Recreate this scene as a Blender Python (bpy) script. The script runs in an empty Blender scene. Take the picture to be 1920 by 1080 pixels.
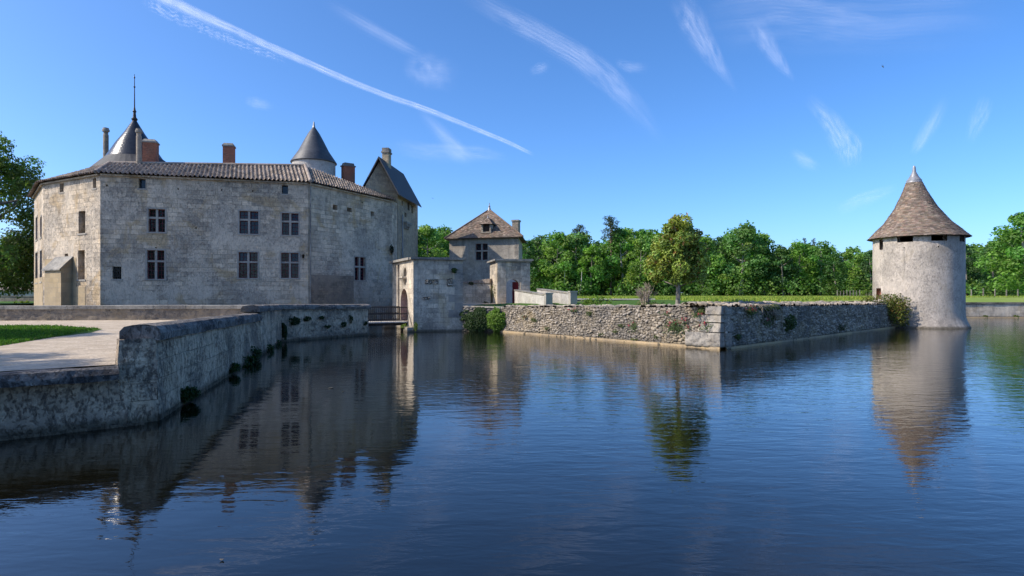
import bpy, bmesh, math, random
import numpy as np
from mathutils import Vector
from mathutils.geometry import tessellate_polygon

# ------------------------------------------------------------------ camera, light, exposure
S = bpy.context.scene
COL = S.collection
FPX, HOR, CZ = 1140.0, 549.0, 2.5          # focal length and horizon in photo pixels, eye height above the water
cam_d = bpy.data.cameras.new("camera"); cam = bpy.data.objects.new("camera", cam_d); COL.objects.link(cam)
cam_d.sensor_width = 36.0; cam_d.lens = 36.0 * FPX / 1920.0
cam_d.shift_y = (HOR - 540.0) / 1920.0
cam_d.clip_start = 0.1; cam_d.clip_end = 30000
cam.location = (0, 0, CZ); cam.rotation_euler = (math.radians(90), 0, 0)
S.camera = cam
SUN_EL, SUN_AZ = math.radians(39), math.radians(-103.8)     # azimuth from +Y towards +X
SV = Vector((math.sin(SUN_AZ) * math.cos(SUN_EL), math.cos(SUN_AZ) * math.cos(SUN_EL), math.sin(SUN_EL)))
sun_d = bpy.data.lights.new("sun", 'SUN'); sun = bpy.data.objects.new("sun", sun_d); COL.objects.link(sun)
sun_d.energy = 2.25; sun_d.angle = math.radians(0.55); sun_d.color = (1.0, 0.91, 0.78)
sun.rotation_euler = SV.to_track_quat('Z', 'Y').to_euler()
W = bpy.data.worlds.new("World"); S.world = W; W.use_nodes = True
wt = W.node_tree; wt.nodes.clear()
sky = wt.nodes.new('ShaderNodeTexSky'); sky.sky_type = 'NISHITA'; sky.sun_disc = False
sky.sun_elevation = SUN_EL; sky.sun_rotation = SUN_AZ % (2 * math.pi)
sky.air_density = 0.7; sky.dust_density = 1.4; sky.ozone_density = 7.0; sky.altitude = 0
hs = wt.nodes.new('ShaderNodeHueSaturation'); hs.inputs['Saturation'].default_value = 1.12; hs.inputs['Hue'].default_value = .5
bg = wt.nodes.new('ShaderNodeBackground'); bg.inputs['Strength'].default_value = 0.110
wo = wt.nodes.new('ShaderNodeOutputWorld')
wt.links.new(sky.outputs[0], hs.inputs['Color']); wt.links.new(hs.outputs[0], bg.inputs['Color']); wt.links.new(bg.outputs[0], wo.inputs[0])
S.view_settings.view_transform = 'Standard'; S.view_settings.look = 'None'
S.view_settings.exposure = 1.3; S.view_settings.gamma = 1.0
S.render.engine = 'CYCLES'
S.cycles.max_bounces = 8; S.cycles.transparent_max_bounces = 16
S.cycles.use_denoising = True

rng = np.random.default_rng(7)
random.seed(7)

# ------------------------------------------------------------------ helpers
def at(px, py, Y):
    return Vector(((px - 960) / FPX * Y, Y, CZ - (py - HOR) / FPX * Y))
def zat(py, Y): return CZ - (py - HOR) / FPX * Y
def xat(px, Y): return (px - 960) / FPX * Y
def flat(px, py, z=0.0):
    return at(px, py, FPX * (CZ - z) / (py - HOR))

class MB:
    def __init__(s): s.v = []; s.f = []; s.uv = []; s.c = []
    def add(s, pts, uv=None, col=None):
        i = len(s.v); s.v += [tuple(p) for p in pts]; s.f.append(tuple(range(i, i + len(pts))))
        s.uv.append(uv); s.c += [col or (1, 1, 1)] * len(pts)
    def quad(s, a, b, c, d, uv=None, col=None): s.add([a, b, c, d], uv, col)
    def hexa(s, b, t, col=None):
        n = len(b)
        for i in range(n):
            j = (i + 1) % n
            w = (Vector(b[j]) - Vector(b[i])).length
            s.quad(b[i], b[j], t[j], t[i], [(i * 1.7, b[i][2]), (i * 1.7 + w, b[j][2]), (i * 1.7 + w, t[j][2]), (i * 1.7, t[i][2])], col)
        s.add(t, [(p[0], p[1]) for p in t], col); s.add(b[::-1], [(p[0], p[1]) for p in b[::-1]], col)
    def box(s, c, dx, size, col=None, top=1.0):
        """box on base centre c, first axis along the 2-D direction dx, size (along, across, up)"""
        d = Vector((dx[0], dx[1], 0)).normalized(); n = Vector((d.y, -d.x, 0)); c = Vector(c)
        a, b, h = size[0] / 2, size[1] / 2, size[2]
        q = [c - d * a + n * b, c + d * a + n * b, c + d * a - n * b, c - d * a - n * b]
        t = [c + (p - c) * top + Vector((0, 0, h)) for p in q]
        s.hexa(q, t, col)
    def tube(s, pts, rad, seg=7, col=None, cap=True):
        rings = []
        pts = [Vector(p) for p in pts]
        for i, p in enumerate(pts):
            t = (pts[min(i + 1, len(pts) - 1)] - pts[max(i - 1, 0)]).normalized()
            a = Vector((1, 0, 0)) if abs(t.x) < .8 else Vector((0, 1, 0))
            e = t.cross(a).normalized(); g = t.cross(e)
            r = rad[i] if isinstance(rad, (list, tuple)) else rad
            rings.append([p + (e * math.cos(2 * math.pi * k / seg) + g * math.sin(2 * math.pi * k / seg)) * r for k in range(seg)])
        for i in range(len(rings) - 1):
            for k in range(seg):
                m = (k + 1) % seg
                s.quad(rings[i][k], rings[i][m], rings[i + 1][m], rings[i + 1][k], None, col)
        if cap: s.add(rings[-1], None, col); s.add(rings[0][::-1], None, col)
    def lathe(s, c, prof, seg=48, lean=(0, 0), cap=False, col=None):
        c = Vector(c); z0, z1 = prof[0][1], prof[-1][1]
        R = []
        for r, z in prof:
            k = (z - z0) / (z1 - z0) if z1 != z0 else 0
            R.append([Vector((c.x + lean[0] * k + r * math.cos(2 * math.pi * i / seg), c.y + lean[1] * k + r * math.sin(2 * math.pi * i / seg), c.z + z)) for i in range(seg)])
        for i in range(len(R) - 1):
            r = max(prof[i][0], prof[i + 1][0])
            for k in range(seg):
                m = (k + 1) % seg
                u0, u1 = 2 * math.pi * r * k / seg, 2 * math.pi * r * (k + 1) / seg
                s.quad(R[i][k], R[i][m], R[i + 1][m], R[i + 1][k], [(u0, prof[i][1]), (u1, prof[i][1]), (u1, prof[i + 1][1]), (u0, prof[i + 1][1])], col)
        if cap: s.add(R[-1], None, col)
    def build(s, name, mat, parent=None, smooth=False, merge=False):
        me = bpy.data.meshes.new(name); me.from_pydata(s.v, [], s.f)
        ul = me.uv_layers.new(name='uv')
        k = 0
        for f, uv in zip(s.f, s.uv):
            for i in range(len(f)):
                if uv: ul.data[k].uv = uv[i]
                else:
                    p = s.v[f[i]]; ul.data[k].uv = (p[0] + p[1] * .7, p[2])
                k += 1
        ca = me.color_attributes.new('col', 'FLOAT_COLOR', 'POINT')
        ca.data.foreach_set('color', np.array([(a, b, c, 1.0) for a, b, c in s.c], dtype=np.float32).ravel())
        if merge:
            bm = bmesh.new(); bm.from_mesh(me); bmesh.ops.remove_doubles(bm, verts=bm.verts, dist=1e-4); bm.to_mesh(me); bm.free()
        if smooth: me.polygons.foreach_set('use_smooth', [True] * len(me.polygons))
        me.materials.append(mat); me.update()
        return link(name, me, parent)

def link(name, data, parent=None):
    o = bpy.data.objects.new(name, data); COL.objects.link(o)
    if parent: o.parent = parent
    return o
def fast_mesh(name, V, F, mat, C=None, UV=None, smooth=False):
    """numpy vertices (n,3) and quads (m,4)"""
    me = bpy.data.meshes.new(name)
    V = np.asarray(V, np.float32); F = np.asarray(F, np.int32)
    k = F.shape[1]
    me.vertices.add(len(V)); me.vertices.foreach_set('co', V.ravel())
    me.loops.add(F.size); me.loops.foreach_set('vertex_index', F.ravel())
    me.polygons.add(len(F)); me.polygons.foreach_set('loop_start', np.arange(0, F.size, k, dtype=np.int32))
    me.update(calc_edges=True)
    if C is not None:
        ca = me.color_attributes.new('col', 'FLOAT_COLOR', 'POINT')
        C4 = np.ones((len(V), 4), np.float32); C4[:, :3] = C
        ca.data.foreach_set('color', C4.ravel())
    if UV is not None:
        ul = me.uv_layers.new(name='uv'); ul.data.foreach_set('uv', np.asarray(UV, np.float32)[F.ravel()].ravel())
    me.polygons.foreach_set('use_smooth', np.full(len(F), smooth))
    me.materials.append(mat); me.validate(); me.update()
    return me
def tag(o, label, cat, group=None, kind=None):
    if label: o['label'] = label
    if cat: o['category'] = cat
    if group: o['group'] = group
    if kind: o['kind'] = kind
    return o
def thing(name, label, cat, loc=(0, 0, 0), group=None):
    return tag(link(name, None), label, cat, group)      # the parts are modelled in world coordinates
def struct(o): o['kind'] = 'structure'; return o

# ---- numpy noise
def _h(ix, iy, sd):
    n = (ix.astype(np.int64) * 374761393 + iy.astype(np.int64) * 668265263 + sd * 982451653) & 0x7fffffff
    n = ((n ^ (n >> 13)) * 1274126177) & 0x7fffffff
    return ((n ^ (n >> 16)) & 0xffff) / 65535.0
def vnoise(x, y, sd=0):
    ix, iy = np.floor(x), np.floor(y); fx, fy = x - ix, y - iy
    fx = fx * fx * (3 - 2 * fx); fy = fy * fy * (3 - 2 * fy)
    a, b, c, d = _h(ix, iy, sd), _h(ix + 1, iy, sd), _h(ix, iy + 1, sd), _h(ix + 1, iy + 1, sd)
    return (a * (1 - fx) + b * fx) * (1 - fy) + (c * (1 - fx) + d * fx) * fy
def fbm(x, y, sd=0, o=4):
    s = 0; a = .5
    for i in range(o): s = s + a * vnoise(x * 2 ** i, y * 2 ** i, sd + i * 17); a *= .5
    return s

# ------------------------------------------------------------------ materials
class NT:
    def __init__(s, name):
        s.m = bpy.data.materials.new(name); s.m.use_nodes = True; s.t = s.m.node_tree; s.t.nodes.clear()
        s.out = s.t.nodes.new('ShaderNodeOutputMaterial')
    def n(s, typ, _out=0, _set=None, **inp):
        nd = s.t.nodes.new('ShaderNode' + typ)
        for k, v in (_set or {}).items(): setattr(nd, k, v)
        for k, v in inp.items():
            key = k.replace('_', ' ')
            sock = nd.inputs[int(k[1:])] if k[0] == 'i' and k[1:].isdigit() else nd.inputs[key]
            if isinstance(v, bpy.types.NodeSocket): s.t.links.new(v, sock)
            else: sock.default_value = (v if not (isinstance(v, tuple) and len(v) == 3 and sock.type == 'RGBA') else (*v, 1))
        return nd.outputs[_out]
    def math(s, op, a, b=0.0, clamp=False): return s.n('Math', _set={'operation': op, 'use_clamp': clamp}, i0=a, i1=b)
    def mix(s, f, a, b, mode='MIX'):
        nd = s.t.nodes.new('ShaderNodeMix'); nd.data_type = 'RGBA'; nd.blend_type = mode
        for sk, v in ((nd.inputs[0], f), (nd.inputs[6], a), (nd.inputs[7], b)):
            if isinstance(v, bpy.types.NodeSocket): s.t.links.new(v, sk)
            elif sk.type == 'RGBA': sk.default_value = (*v, 1) if isinstance(v, tuple) else (v, v, v, 1)
            else: sk.default_value = v
        return nd.outputs[2]
    def ramp(s, f, lo, hi): return s.n('MapRange', _set={'interpolation_type': 'SMOOTHSTEP'}, Value=f, From_Min=lo, From_Max=hi)
    def noise(s, vec, scale, detail=4, rough=.55, dist=0.0): return s.n('TexNoise', Vector=vec, Scale=scale, Detail=detail, Roughness=rough, Distortion=dist)
    def scl(s, vec, x, y, z=1): return s.n('Mapping', Vector=vec, Scale=(x, y, z))
    def attr(s): return s.n('Attribute', _set={'attribute_name': 'col'})
    def uv(s): return s.n('UVMap', _set={'uv_map': 'uv'})
    def pos(s): return s.n('NewGeometry')
    def pbr(s, col, rough=.85, spec=.3, bump=None, bs=.5, bd=.03, metal=0.0):
        kw = dict(Base_Color=col, Roughness=rough, Metallic=metal)
        if bump is not None: kw['Normal'] = s.n('Bump', Strength=bs, Distance=bd, Height=bump)
        nd = s.n('BsdfPrincipled', **kw); nd.node.inputs['Specular IOR Level'].default_value = spec
        s.t.links.new(nd, s.out.inputs[0]); return s.m

def stone(name, c1, c2, block=None, blockmix=.5, mortar=(.30, .28, .25), dark=.5, darkc=(.10, .10, .105), ochre=.2,
          ochrec=(.40, .30, .16), streak=.3, pits=.5, moss=0.0, topdark=None, wet=True, bands=(), specks=0.0, bs=.6, bd=.03, sc=1.0, seed=0.0, attr=False, rough=.9):
    t = NT(name); uv = t.uv(); P = t.pos()
    P = t.n('VectorMath', _set={'operation': 'ADD'}, i0=P, i1=(seed * 13.1, seed * 7.7, seed * 3.3))
    big = t.noise(P, .35 * sc, 5, .6); mid = t.noise(P, 1.6 * sc, 5, .65, .4); fine = t.noise(P, 9 * sc, 5, .7); grain = t.noise(P, 34 * sc, 3, .7)
    col = t.mix(t.ramp(mid, .35, .68), c1, c2)
    h = t.math('ADD', t.math('MULTIPLY', fine, .5), t.math('MULTIPLY', grain, .25))
    if block:
        wv = t.n('VectorMath', _set={'operation': 'ADD'}, i0=uv, i1=t.n('VectorMath', _set={'operation': 'MULTIPLY'}, i0=t.n('TexNoise', _out=1, Vector=P, Scale=2.2, Detail=3.0), i1=(.09, .07, 0)))
        br = t.t.nodes.new('ShaderNodeTexBrick'); t.t.links.new(wv, br.inputs['Vector'])
        br.inputs['Scale'].default_value = 1; br.inputs['Brick Width'].default_value = block[0]; br.inputs['Row Height'].default_value = block[1]
        br.inputs['Mortar Size'].default_value = .012; br.inputs['Mortar Smooth'].default_value = .6; br.inputs['Bias'].default_value = 0
        br.inputs['Color1'].default_value = (.62, .62, .62, 1); br.inputs['Color2'].default_value = (1.22, 1.18, 1.12, 1); br.inputs['Mortar'].default_value = (.8, .8, .8, 1)
        br.offset = .5; br.squash = .8; br.squash_frequency = 3
        show = t.math('MULTIPLY', t.ramp(t.noise(P, .55 * sc, 5, .62), .40, .56), blockmix)
        col = t.mix(show, col, t.mix(1.0, col, br.outputs[0], 'MULTIPLY'))
        col = t.mix(t.math('MULTIPLY', t.math('MULTIPLY', br.outputs[1], show), .8), col, mortar)
        h = t.math('SUBTRACT', h, t.math('MULTIPLY', t.math('MULTIPLY', br.outputs[1], show), .9))
    if attr: col = t.mix(1.0, col, t.attr(), 'MULTIPLY')
    if ochre: col = t.mix(t.math('MULTIPLY', t.ramp(t.noise(P, .55 * sc, 5, .6, .8), .53, .66), ochre), col, ochrec)
    if dark:
        f = t.math('MULTIPLY', t.ramp(t.math('ADD', t.math('MULTIPLY', big, .7), t.math('MULTIPLY', fine, .35)), .505, .61), dark)
        col = t.mix(f, col, darkc)
    if streak:
        st = t.noise(t.scl(P, 3.2 * sc, 3.2 * sc, .22 * sc), 1.0, 4, .6)
        col = t.mix(t.math('MULTIPLY', t.ramp(st, .52, .72), streak), col, darkc)
    if pits:
        pt = t.noise(P, 5.5 * sc, 9, .74, .3)
        pm = t.math('MULTIPLY', t.ramp(pt, .52, .66), pits)
        pm = t.math('MULTIPLY', pm, t.math('ADD', t.ramp(big, .38, .6), .35, True))
        col = t.mix(pm, col, darkc); h = t.math('SUBTRACT', h, pm)
        lt = t.ramp(t.noise(P, 11 * sc, 4, .7, 1.0), .60, .72); col = t.mix(t.math('MULTIPLY', lt, .35), col, (.50, .48, .44))
    z = t.n('SeparateXYZ', _out=2, Vector=t.pos())
    if topdark:      # black lichen growing on the upper, rain-wetted courses
        f = t.ramp(t.math('ADD', z, t.math('MULTIPLY', t.math('SUBTRACT', mid, .5), topdark[2])), topdark[0], topdark[1])
        col = t.mix(t.math('MULTIPLY', f, .85), col, (.055, .055, .06))
    for za, zb, amt, fr in bands:      # rain run-off under the eaves, damp at the foot
        f = t.ramp(t.math('ADD', z, t.math('MULTIPLY', t.math('SUBTRACT', mid, .5), 2.2 * abs(zb - za))), za, zb)
        f = t.math('MULTIPLY', f, t.ramp(t.noise(t.scl(P, fr, fr, .25), 1.0, 5, .65), .36, .62))
        col = t.mix(t.math('MULTIPLY', f, amt), col, darkc)
    if specks:
        sk = t.ramp(t.noise(t.scl(P, 13, 13, 4.5), 1.0, 5, .7), .53, .64)
        col = t.mix(t.math('MULTIPLY', sk, specks), col, darkc); h = t.math('SUBTRACT', h, t.math('MULTIPLY', sk, .5))
        col = t.mix(t.math('MULTIPLY', t.ramp(t.noise(P, 19, 5, .7), .60, .70), specks * .6), col, (.52, .47, .40))
    if moss:
        col = t.mix(t.math('MULTIPLY', t.ramp(t.noise(P, 2.3 * sc, 5, .65), .52, .64), moss), col, (.06, .075, .03))
    if wet:          # algae line just over the water
        f = t.ramp(t.math('ADD', z, t.math('MULTIPLY', t.math('SUBTRACT', fine, .5), .25)), .22, .05)
        col = t.mix(t.math('MULTIPLY', f, .75), col, (.06, .05, .03))
    col = t.mix(t.math('MULTIPLY', t.ramp(grain, .3, .7), .25), col, t.mix(1.0, col, (.6, .6, .6), 'MULTIPLY'))
    return t.pbr(col, rough, .2, h, bs, bd)

def simple(name, col, rough=.7, spec=.4, var=.25, scale=6.0, metal=0.0, bs=.3, bd=.01, attr=False):
    t = NT(name); P = t.pos(); nz = t.noise(P, scale, 5, .65)
    c = t.mix(t.ramp(nz, .3, .7), tuple(x * (1 - var) for x in col), tuple(x * (1 + var) for x in col))
    if attr: c = t.mix(1.0, c, t.attr(), 'MULTIPLY')
    return t.pbr(c, rough, spec, nz, bs, bd, metal)

def leafmat(name, trans=.35, rough=.55, spec=.35, tcol=(1.0, 1.25, .5)):
    t = NT(name); a = t.attr()
    p = t.n('BsdfPrincipled', Base_Color=a, Roughness=rough); p.node.inputs['Specular IOR Level'].default_value = spec
    tr = t.n('BsdfTranslucent', Color=t.mix(1.0, a, tcol, 'MULTIPLY'))
    t.t.links.new(t.n('MixShader', Fac=trans, i1=p, i2=tr), t.out.inputs[0]); return t.m

M = {}
M['castle'] = stone('castle_limestone', (.70, .585, .445), (.56, .47, .365), block=(.6, .3), blockmix=.95, mortar=(.40, .34, .265), dark=.4, ochre=.75, ochrec=(.52, .37, .20), streak=.25, pits=.55, bs=.8, bd=.05, darkc=(.15, .14, .13), bands=((7.8, 10.3, .35, 2.2), (3.2, .8, .35, 1.2)), specks=.14)
M['gate'] = stone('gate_limestone', (.66, .57, .45), (.50, .435, .35), block=(.62, .31), blockmix=1.0, mortar=(.25, .22, .18), dark=.5, ochre=.5, streak=.4, pits=.6, seed=2, darkc=(.14, .13, .12), bands=((3.7, 4.9, .5, 2.5), (1.2, .2, .45, 1.5)), specks=.22)
M['tower'] = stone('tower_render', (.55, .475, .395), (.43, .375, .315), dark=.42, ochre=.2, streak=.22, pits=.5, seed=4, bs=.8, bd=.035, darkc=(.19, .17, .15), bands=((1.4, .1, .75, 1.6), (5.9, 6.7, .3, 2.4)), specks=.12)
M['house'] = stone('house_limestone', (.50, .435, .35), (.40, .35, .285), block=(.5, .25), blockmix=.6, dark=.4, ochre=.3, streak=.35, pits=.45, seed=5, darkc=(.14, .13, .12), bands=((6.2, 8.0, .4, 2.2),), specks=.2)
M['gable'] = stone('gable_limestone', (.52, .42, .285), (.40, .325, .23), block=(.42, .22), blockmix=.7, dark=.4, ochre=.7, streak=.35, pits=.5, seed=6, specks=.2)
M['ochre_stone'] = stone('ochre_ashlar', (.46, .35, .21), (.40, .315, .20), block=(.7, .32), blockmix=.6, dark=.12, ochre=.5, streak=.1, pits=.2, seed=3)
M['infill'] = stone('brown_infill_masonry', (.33, .27, .20), (.25, .21, .165), block=(.34, .17), blockmix=1.0, mortar=(.17, .145, .11), dark=.2, ochre=.3, streak=.1, pits=.6, seed=9)
M['bank'] = stone('bank_wall_stone', (.74, .57, .40), (.57, .44, .31), sc=1.7, block=(.8, .36), blockmix=.35, mortar=(.2, .17, .14), dark=.6, ochre=.45, ochrec=(.38, .27, .16), streak=.4, pits=.5, topdark=(1.4, 1.85, .9), seed=8, bs=1.0, bd=.07, darkc=(.12, .11, .10), bands=((.6, .05, .5, 2.5),), specks=.5)
M['bank_low'] = stone('low_bank_stone', (.68, .51, .36), (.49, .37, .265), sc=2.0, dark=.3, ochre=.6, ochrec=(.40, .26, .16), streak=.3, pits=.45, topdark=(.72, 1.02, 1.0), seed=10, bs=1.0, bd=.07, darkc=(.085, .08, .078), bands=((.4, .02, .6, 2.5),), specks=.6)
M['cope'] = stone('lichen_coping', (.27, .24, .21), (.12, .11, .10), dark=.6, ochre=.25, streak=.1, pits=.8, wet=False, seed=11, specks=.7, bs=1.0, bd=.04, darkc=(.045, .045, .05))
M['cope_grey'] = stone('grey_coping', (.36, .335, .29), (.22, .205, .18), dark=.6, ochre=.3, streak=.1, pits=.8, wet=False, seed=12)
M['parapet'] = stone('parapet_masonry', (.36, .30, .23), (.24, .20, .155), block=(.3, .16), blockmix=.6, dark=.5, ochre=.25, streak=.2, pits=.9, seed=13)
M['rubble'] = stone('rubble_masonry', (.42, .365, .295), (.31, .27, .22), dark=.5, ochre=.3, streak=0, pits=.55, seed=14, attr=True, bs=.8, bd=.02, darkc=(.09, .09, .09))
M['quoin'] = stone('quoin_limestone', (.36, .325, .275), (.25, .225, .195), dark=.6, ochre=.2, streak=.35, pits=.8, seed=15)
M['white_wall'] = stone('pale_render', (.55, .52, .47), (.46, .43, .39), dark=.3, ochre=.1, streak=.15, pits=.4, seed=16, wet=False)
M['footing'] = stone('tan_footing', (.46, .33, .18), (.38, .29, .18), dark=.3, ochre=.3, streak=0, pits=.4, wet=False, seed=17)
M['mullion'] = stone('mullion_stone', (.40, .365, .31), (.33, .30, .26), dark=.2, ochre=.15, streak=.1, pits=.2, wet=False, seed=18, bs=.3)
M['canal'] = stone('canal_tile', (.40, .325, .26), (.27, .22, .185), dark=.45, darkc=(.11, .10, .095), ochre=.2, streak=0, pits=.5, wet=False, seed=19, attr=True, bs=.4, bd=.01)
M['flat_tile'] = stone('flat_tile', (.232, .172, .132), (.145, .112, .09), dark=.6, darkc=(.09, .08, .07), ochre=.25, ochrec=(.33, .27, .2), streak=0, pits=.5, wet=False, seed=20, attr=True, bs=.4, bd=.01)
M['brick'] = stone('chimney_brick', (.42, .15, .085), (.33, .115, .07), block=(.23, .075), blockmix=1.0, mortar=(.30, .22, .17), dark=.25, ochre=.1, streak=.2, pits=.2, wet=False, seed=21)
M['slate'] = None
def slate(name, rough, dk):
    t = NT(name); P = t.pos(); uv = t.uv()
    br = t.t.nodes.new('ShaderNodeTexBrick'); t.t.links.new(uv, br.inputs['Vector'])
    for k, v in (('Scale', 1), ('Brick Width', .3), ('Row Height', .16), ('Mortar Size', .008), ('Mortar Smooth', .5)): br.inputs[k].default_value = v
    br.inputs['Color1'].default_value = (.05 * dk, .054 * dk, .064 * dk, 1); br.inputs['Color2'].default_value = (.085 * dk, .09 * dk, .10 * dk, 1); br.inputs['Mortar'].default_value = (.03, .03, .035, 1)
    nz = t.noise(P, 2.5, 4, .6)
    c = t.mix(t.math('MULTIPLY', t.ramp(nz, .5, .72), .45), br.outputs[0], (.12 * dk, .118 * dk, .11 * dk))
    return t.pbr(c, rough, .5, t.math('ADD', t.math('MULTIPLY', br.outputs[1], -1), t.math('MULTIPLY', nz, .4)), .15, .01)
M['slate'] = slate('blue_slate', .24, .33); M['slate_matt'] = slate('weathered_slate', .55, .8); M['slate_dark'] = slate('dark_slate', .7, .55)
M['lead'] = simple('grey_lead', (.26, .26, .27), .45, .5, .25, 5, .3)
M['iron'] = simple('dark_iron', (.02, .02, .022), .5, .5, .2, 8, .3)
M['frame'] = simple('oxblood_wood', (.13, .022, .03), .6, .4, .25, 7)
M['door'] = simple('red_door_wood', (.22, .018, .025), .55, .4, .25, 4)
M['rust_door'] = simple('brick_red_door', (.36, .13, .07), .8, .2, .3, 5)
M['dark_wood'] = simple('dark_wood', (.06, .045, .035), .8, .2, .3, 6)
M['plank'] = simple('bleached_plank', (.55, .52, .48), .8, .2, .2, 6)
def glass():
    t = NT('old_glass'); P = t.pos()
    uv = t.n('Mapping', Vector=t.uv(), Rotation=(0, 0, 0), Scale=(1, 1, 1))
    nz = t.noise(P, 3.5, 2, .5)
    return t.pbr(t.mix(t.ramp(nz, .4, .6), (.006, .007, .010), (.018, .022, .03)), .05, .4, t.noise(P, 5, 2), .15, .03)
M['glass'] = glass()
M['leaf'] = leafmat('forest_leaf', .45)
M['gloss_leaf'] = leafmat('magnolia_leaf', .28, .5, .4, (1.1, 1.1, .4))
M['pine'] = leafmat('pine_needle', .2, .7, .2)
M['petal'] = leafmat('flower_petal', .4, .6, .2, (1.1, .7, .8))
M['grassblade'] = leafmat('grass_blade', .45, .6, .2)
def bark(name, a, b):
    t = NT(name); P = t.pos(); nz = t.noise(t.scl(P, 6, 6, 1.2), 1.0, 5, .7)
    return t.pbr(t.mix(t.ramp(nz, .35, .65), a, b), .9, .15, nz, .8, .04)
M['bark'] = bark('grey_bark', (.12, .10, .08), (.26, .235, .2))
M['pale_bark'] = bark('pale_bark', (.28, .26, .23), (.45, .42, .38))
M['pine_bark'] = bark('pine_bark', (.15, .10, .075), (.25, .17, .125))
M['twig'] = bark('dry_twig', (.24, .19, .14), (.40, .33, .25))
def ground_mat(name, cols, scales, bd=.03, stripes=False):
    t = NT(name); P = t.pos()
    a = t.noise(P, scales[0], 5, .65); b = t.noise(P, scales[1], 4, .7)
    c = t.mix(t.ramp(a, .35, .65), cols[0], cols[1]); c = t.mix(t.math('MULTIPLY', t.ramp(b, .5, .75), .7), c, cols[2])
    return t.pbr(c, .95, .1, b, .8, bd)
M['soil'] = ground_mat('field_soil', [(.09, .10, .04), (.13, .12, .06), (.07, .08, .03)], (.2, 3))
M['gravel'] = ground_mat('pale_gravel', [(.44, .355, .26), (.56, .465, .35), (.22, .185, .145)], (2.2, 11), .05)
M['turf'] = ground_mat('short_turf', [(.05, .11, .018), (.075, .14, .025), (.03, .07, .012)], (.6, 22))
M['meadow'] = ground_mat('meadow_grass', [(.16, .24, .045), (.23, .28, .07), (.27, .27, .10)], (.12, 7))
def water_mat():
    t = NT('moat_water'); P = t.pos()
    big = t.noise(P, .045, 3, .55, .5); x = t.n('SeparateXYZ', Vector=P)
    wind = t.math('ADD', t.ramp(big, .42, .62), t.math('MULTIPLY', t.ramp(x, -6.0, 22.0), .75), True)   # breeze reaches the open, right-hand water
    w1 = t.noise(t.n('Mapping', Vector=P, Rotation=(0, 0, math.radians(-14)), Scale=(1.5, 4.2, 1)), 1.0, 3, .5, .4)
    w2 = t.noise(t.n('Mapping', Vector=P, Rotation=(0, 0, math.radians(22)), Scale=(3.4, 9.0, 1)), 1.0, 3, .55, .3)
    w3 = t.noise(t.scl(P, .35, .7), 1.0, 2, .5)
    h = t.math('ADD', t.math('MULTIPLY', w1, .010), t.math('MULTIPLY', w2, .0032))
    h = t.math('MULTIPLY', h, t.math('ADD', t.math('MULTIPLY', wind, 1.0), .35))
    h = t.math('ADD', h, t.math('MULTIPLY', w3, .010))
    mud = t.mix(t.ramp(t.noise(P, .12, 4, .6), .35, .65), (.0030, .0036, .0022), (.0060, .0056, .0030))
    nd = t.n('BsdfPrincipled', Base_Color=mud, Roughness=.025, IOR=1.345, Coat_Weight=.32, Coat_Roughness=.03, Coat_IOR=1.4, Normal=t.n('Bump', Strength=1.0, Distance=1.0, Height=h))
    t.t.links.new(nd.node.inputs['Normal'].links[0].from_socket, nd.node.inputs['Coat Normal']); t.t.links.new(nd, t.out.inputs[0]); return t.m
M['water'] = water_mat()
def cloud_mat(name, amount, sx, sy, seed, thr=(.35, .75), edge=1.0):
    """ice cloud: thin, lit by the sun through the layer; uv.x along 0..1, uv.y across -1..1"""
    t = NT(name); uv = t.uv(); sp = t.t.nodes.new('ShaderNodeSeparateXYZ'); t.t.links.new(uv, sp.inputs[0])
    P = t.n('VectorMath', _set={'operation': 'ADD'}, i0=uv, i1=(seed, seed * .37, 0))
    nz = t.noise(t.scl(P, sx, sy), 1.0, 8, .62, .8)
    n2 = t.noise(t.scl(P, sx * .3, sy * .3), 1.0, 3, .5, .5)
    across = t.math('ABSOLUTE', t.math('ADD', sp.outputs[1], t.math('MULTIPLY', t.math('SUBTRACT', n2, .5), .7)))
    fall = t.ramp(across, 1.0, .05)
    ends = t.math('MULTIPLY', t.ramp(sp.outputs[0], 0.0, .22 * edge), t.ramp(sp.outputs[0], 1.0, 1 - .22 * edge))
    a = t.math('MULTIPLY', t.math('MULTIPLY', t.math('MULTIPLY', fall, ends), t.ramp(nz, *thr)), amount, True)
    tr = t.n('BsdfTransparent'); sc = t.n('BsdfTranslucent', Color=(.92, .92, .92))
    t.t.links.new(t.n('MixShader', Fac=a, i1=tr, i2=sc), t.out.inputs[0]); return t.m

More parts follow.
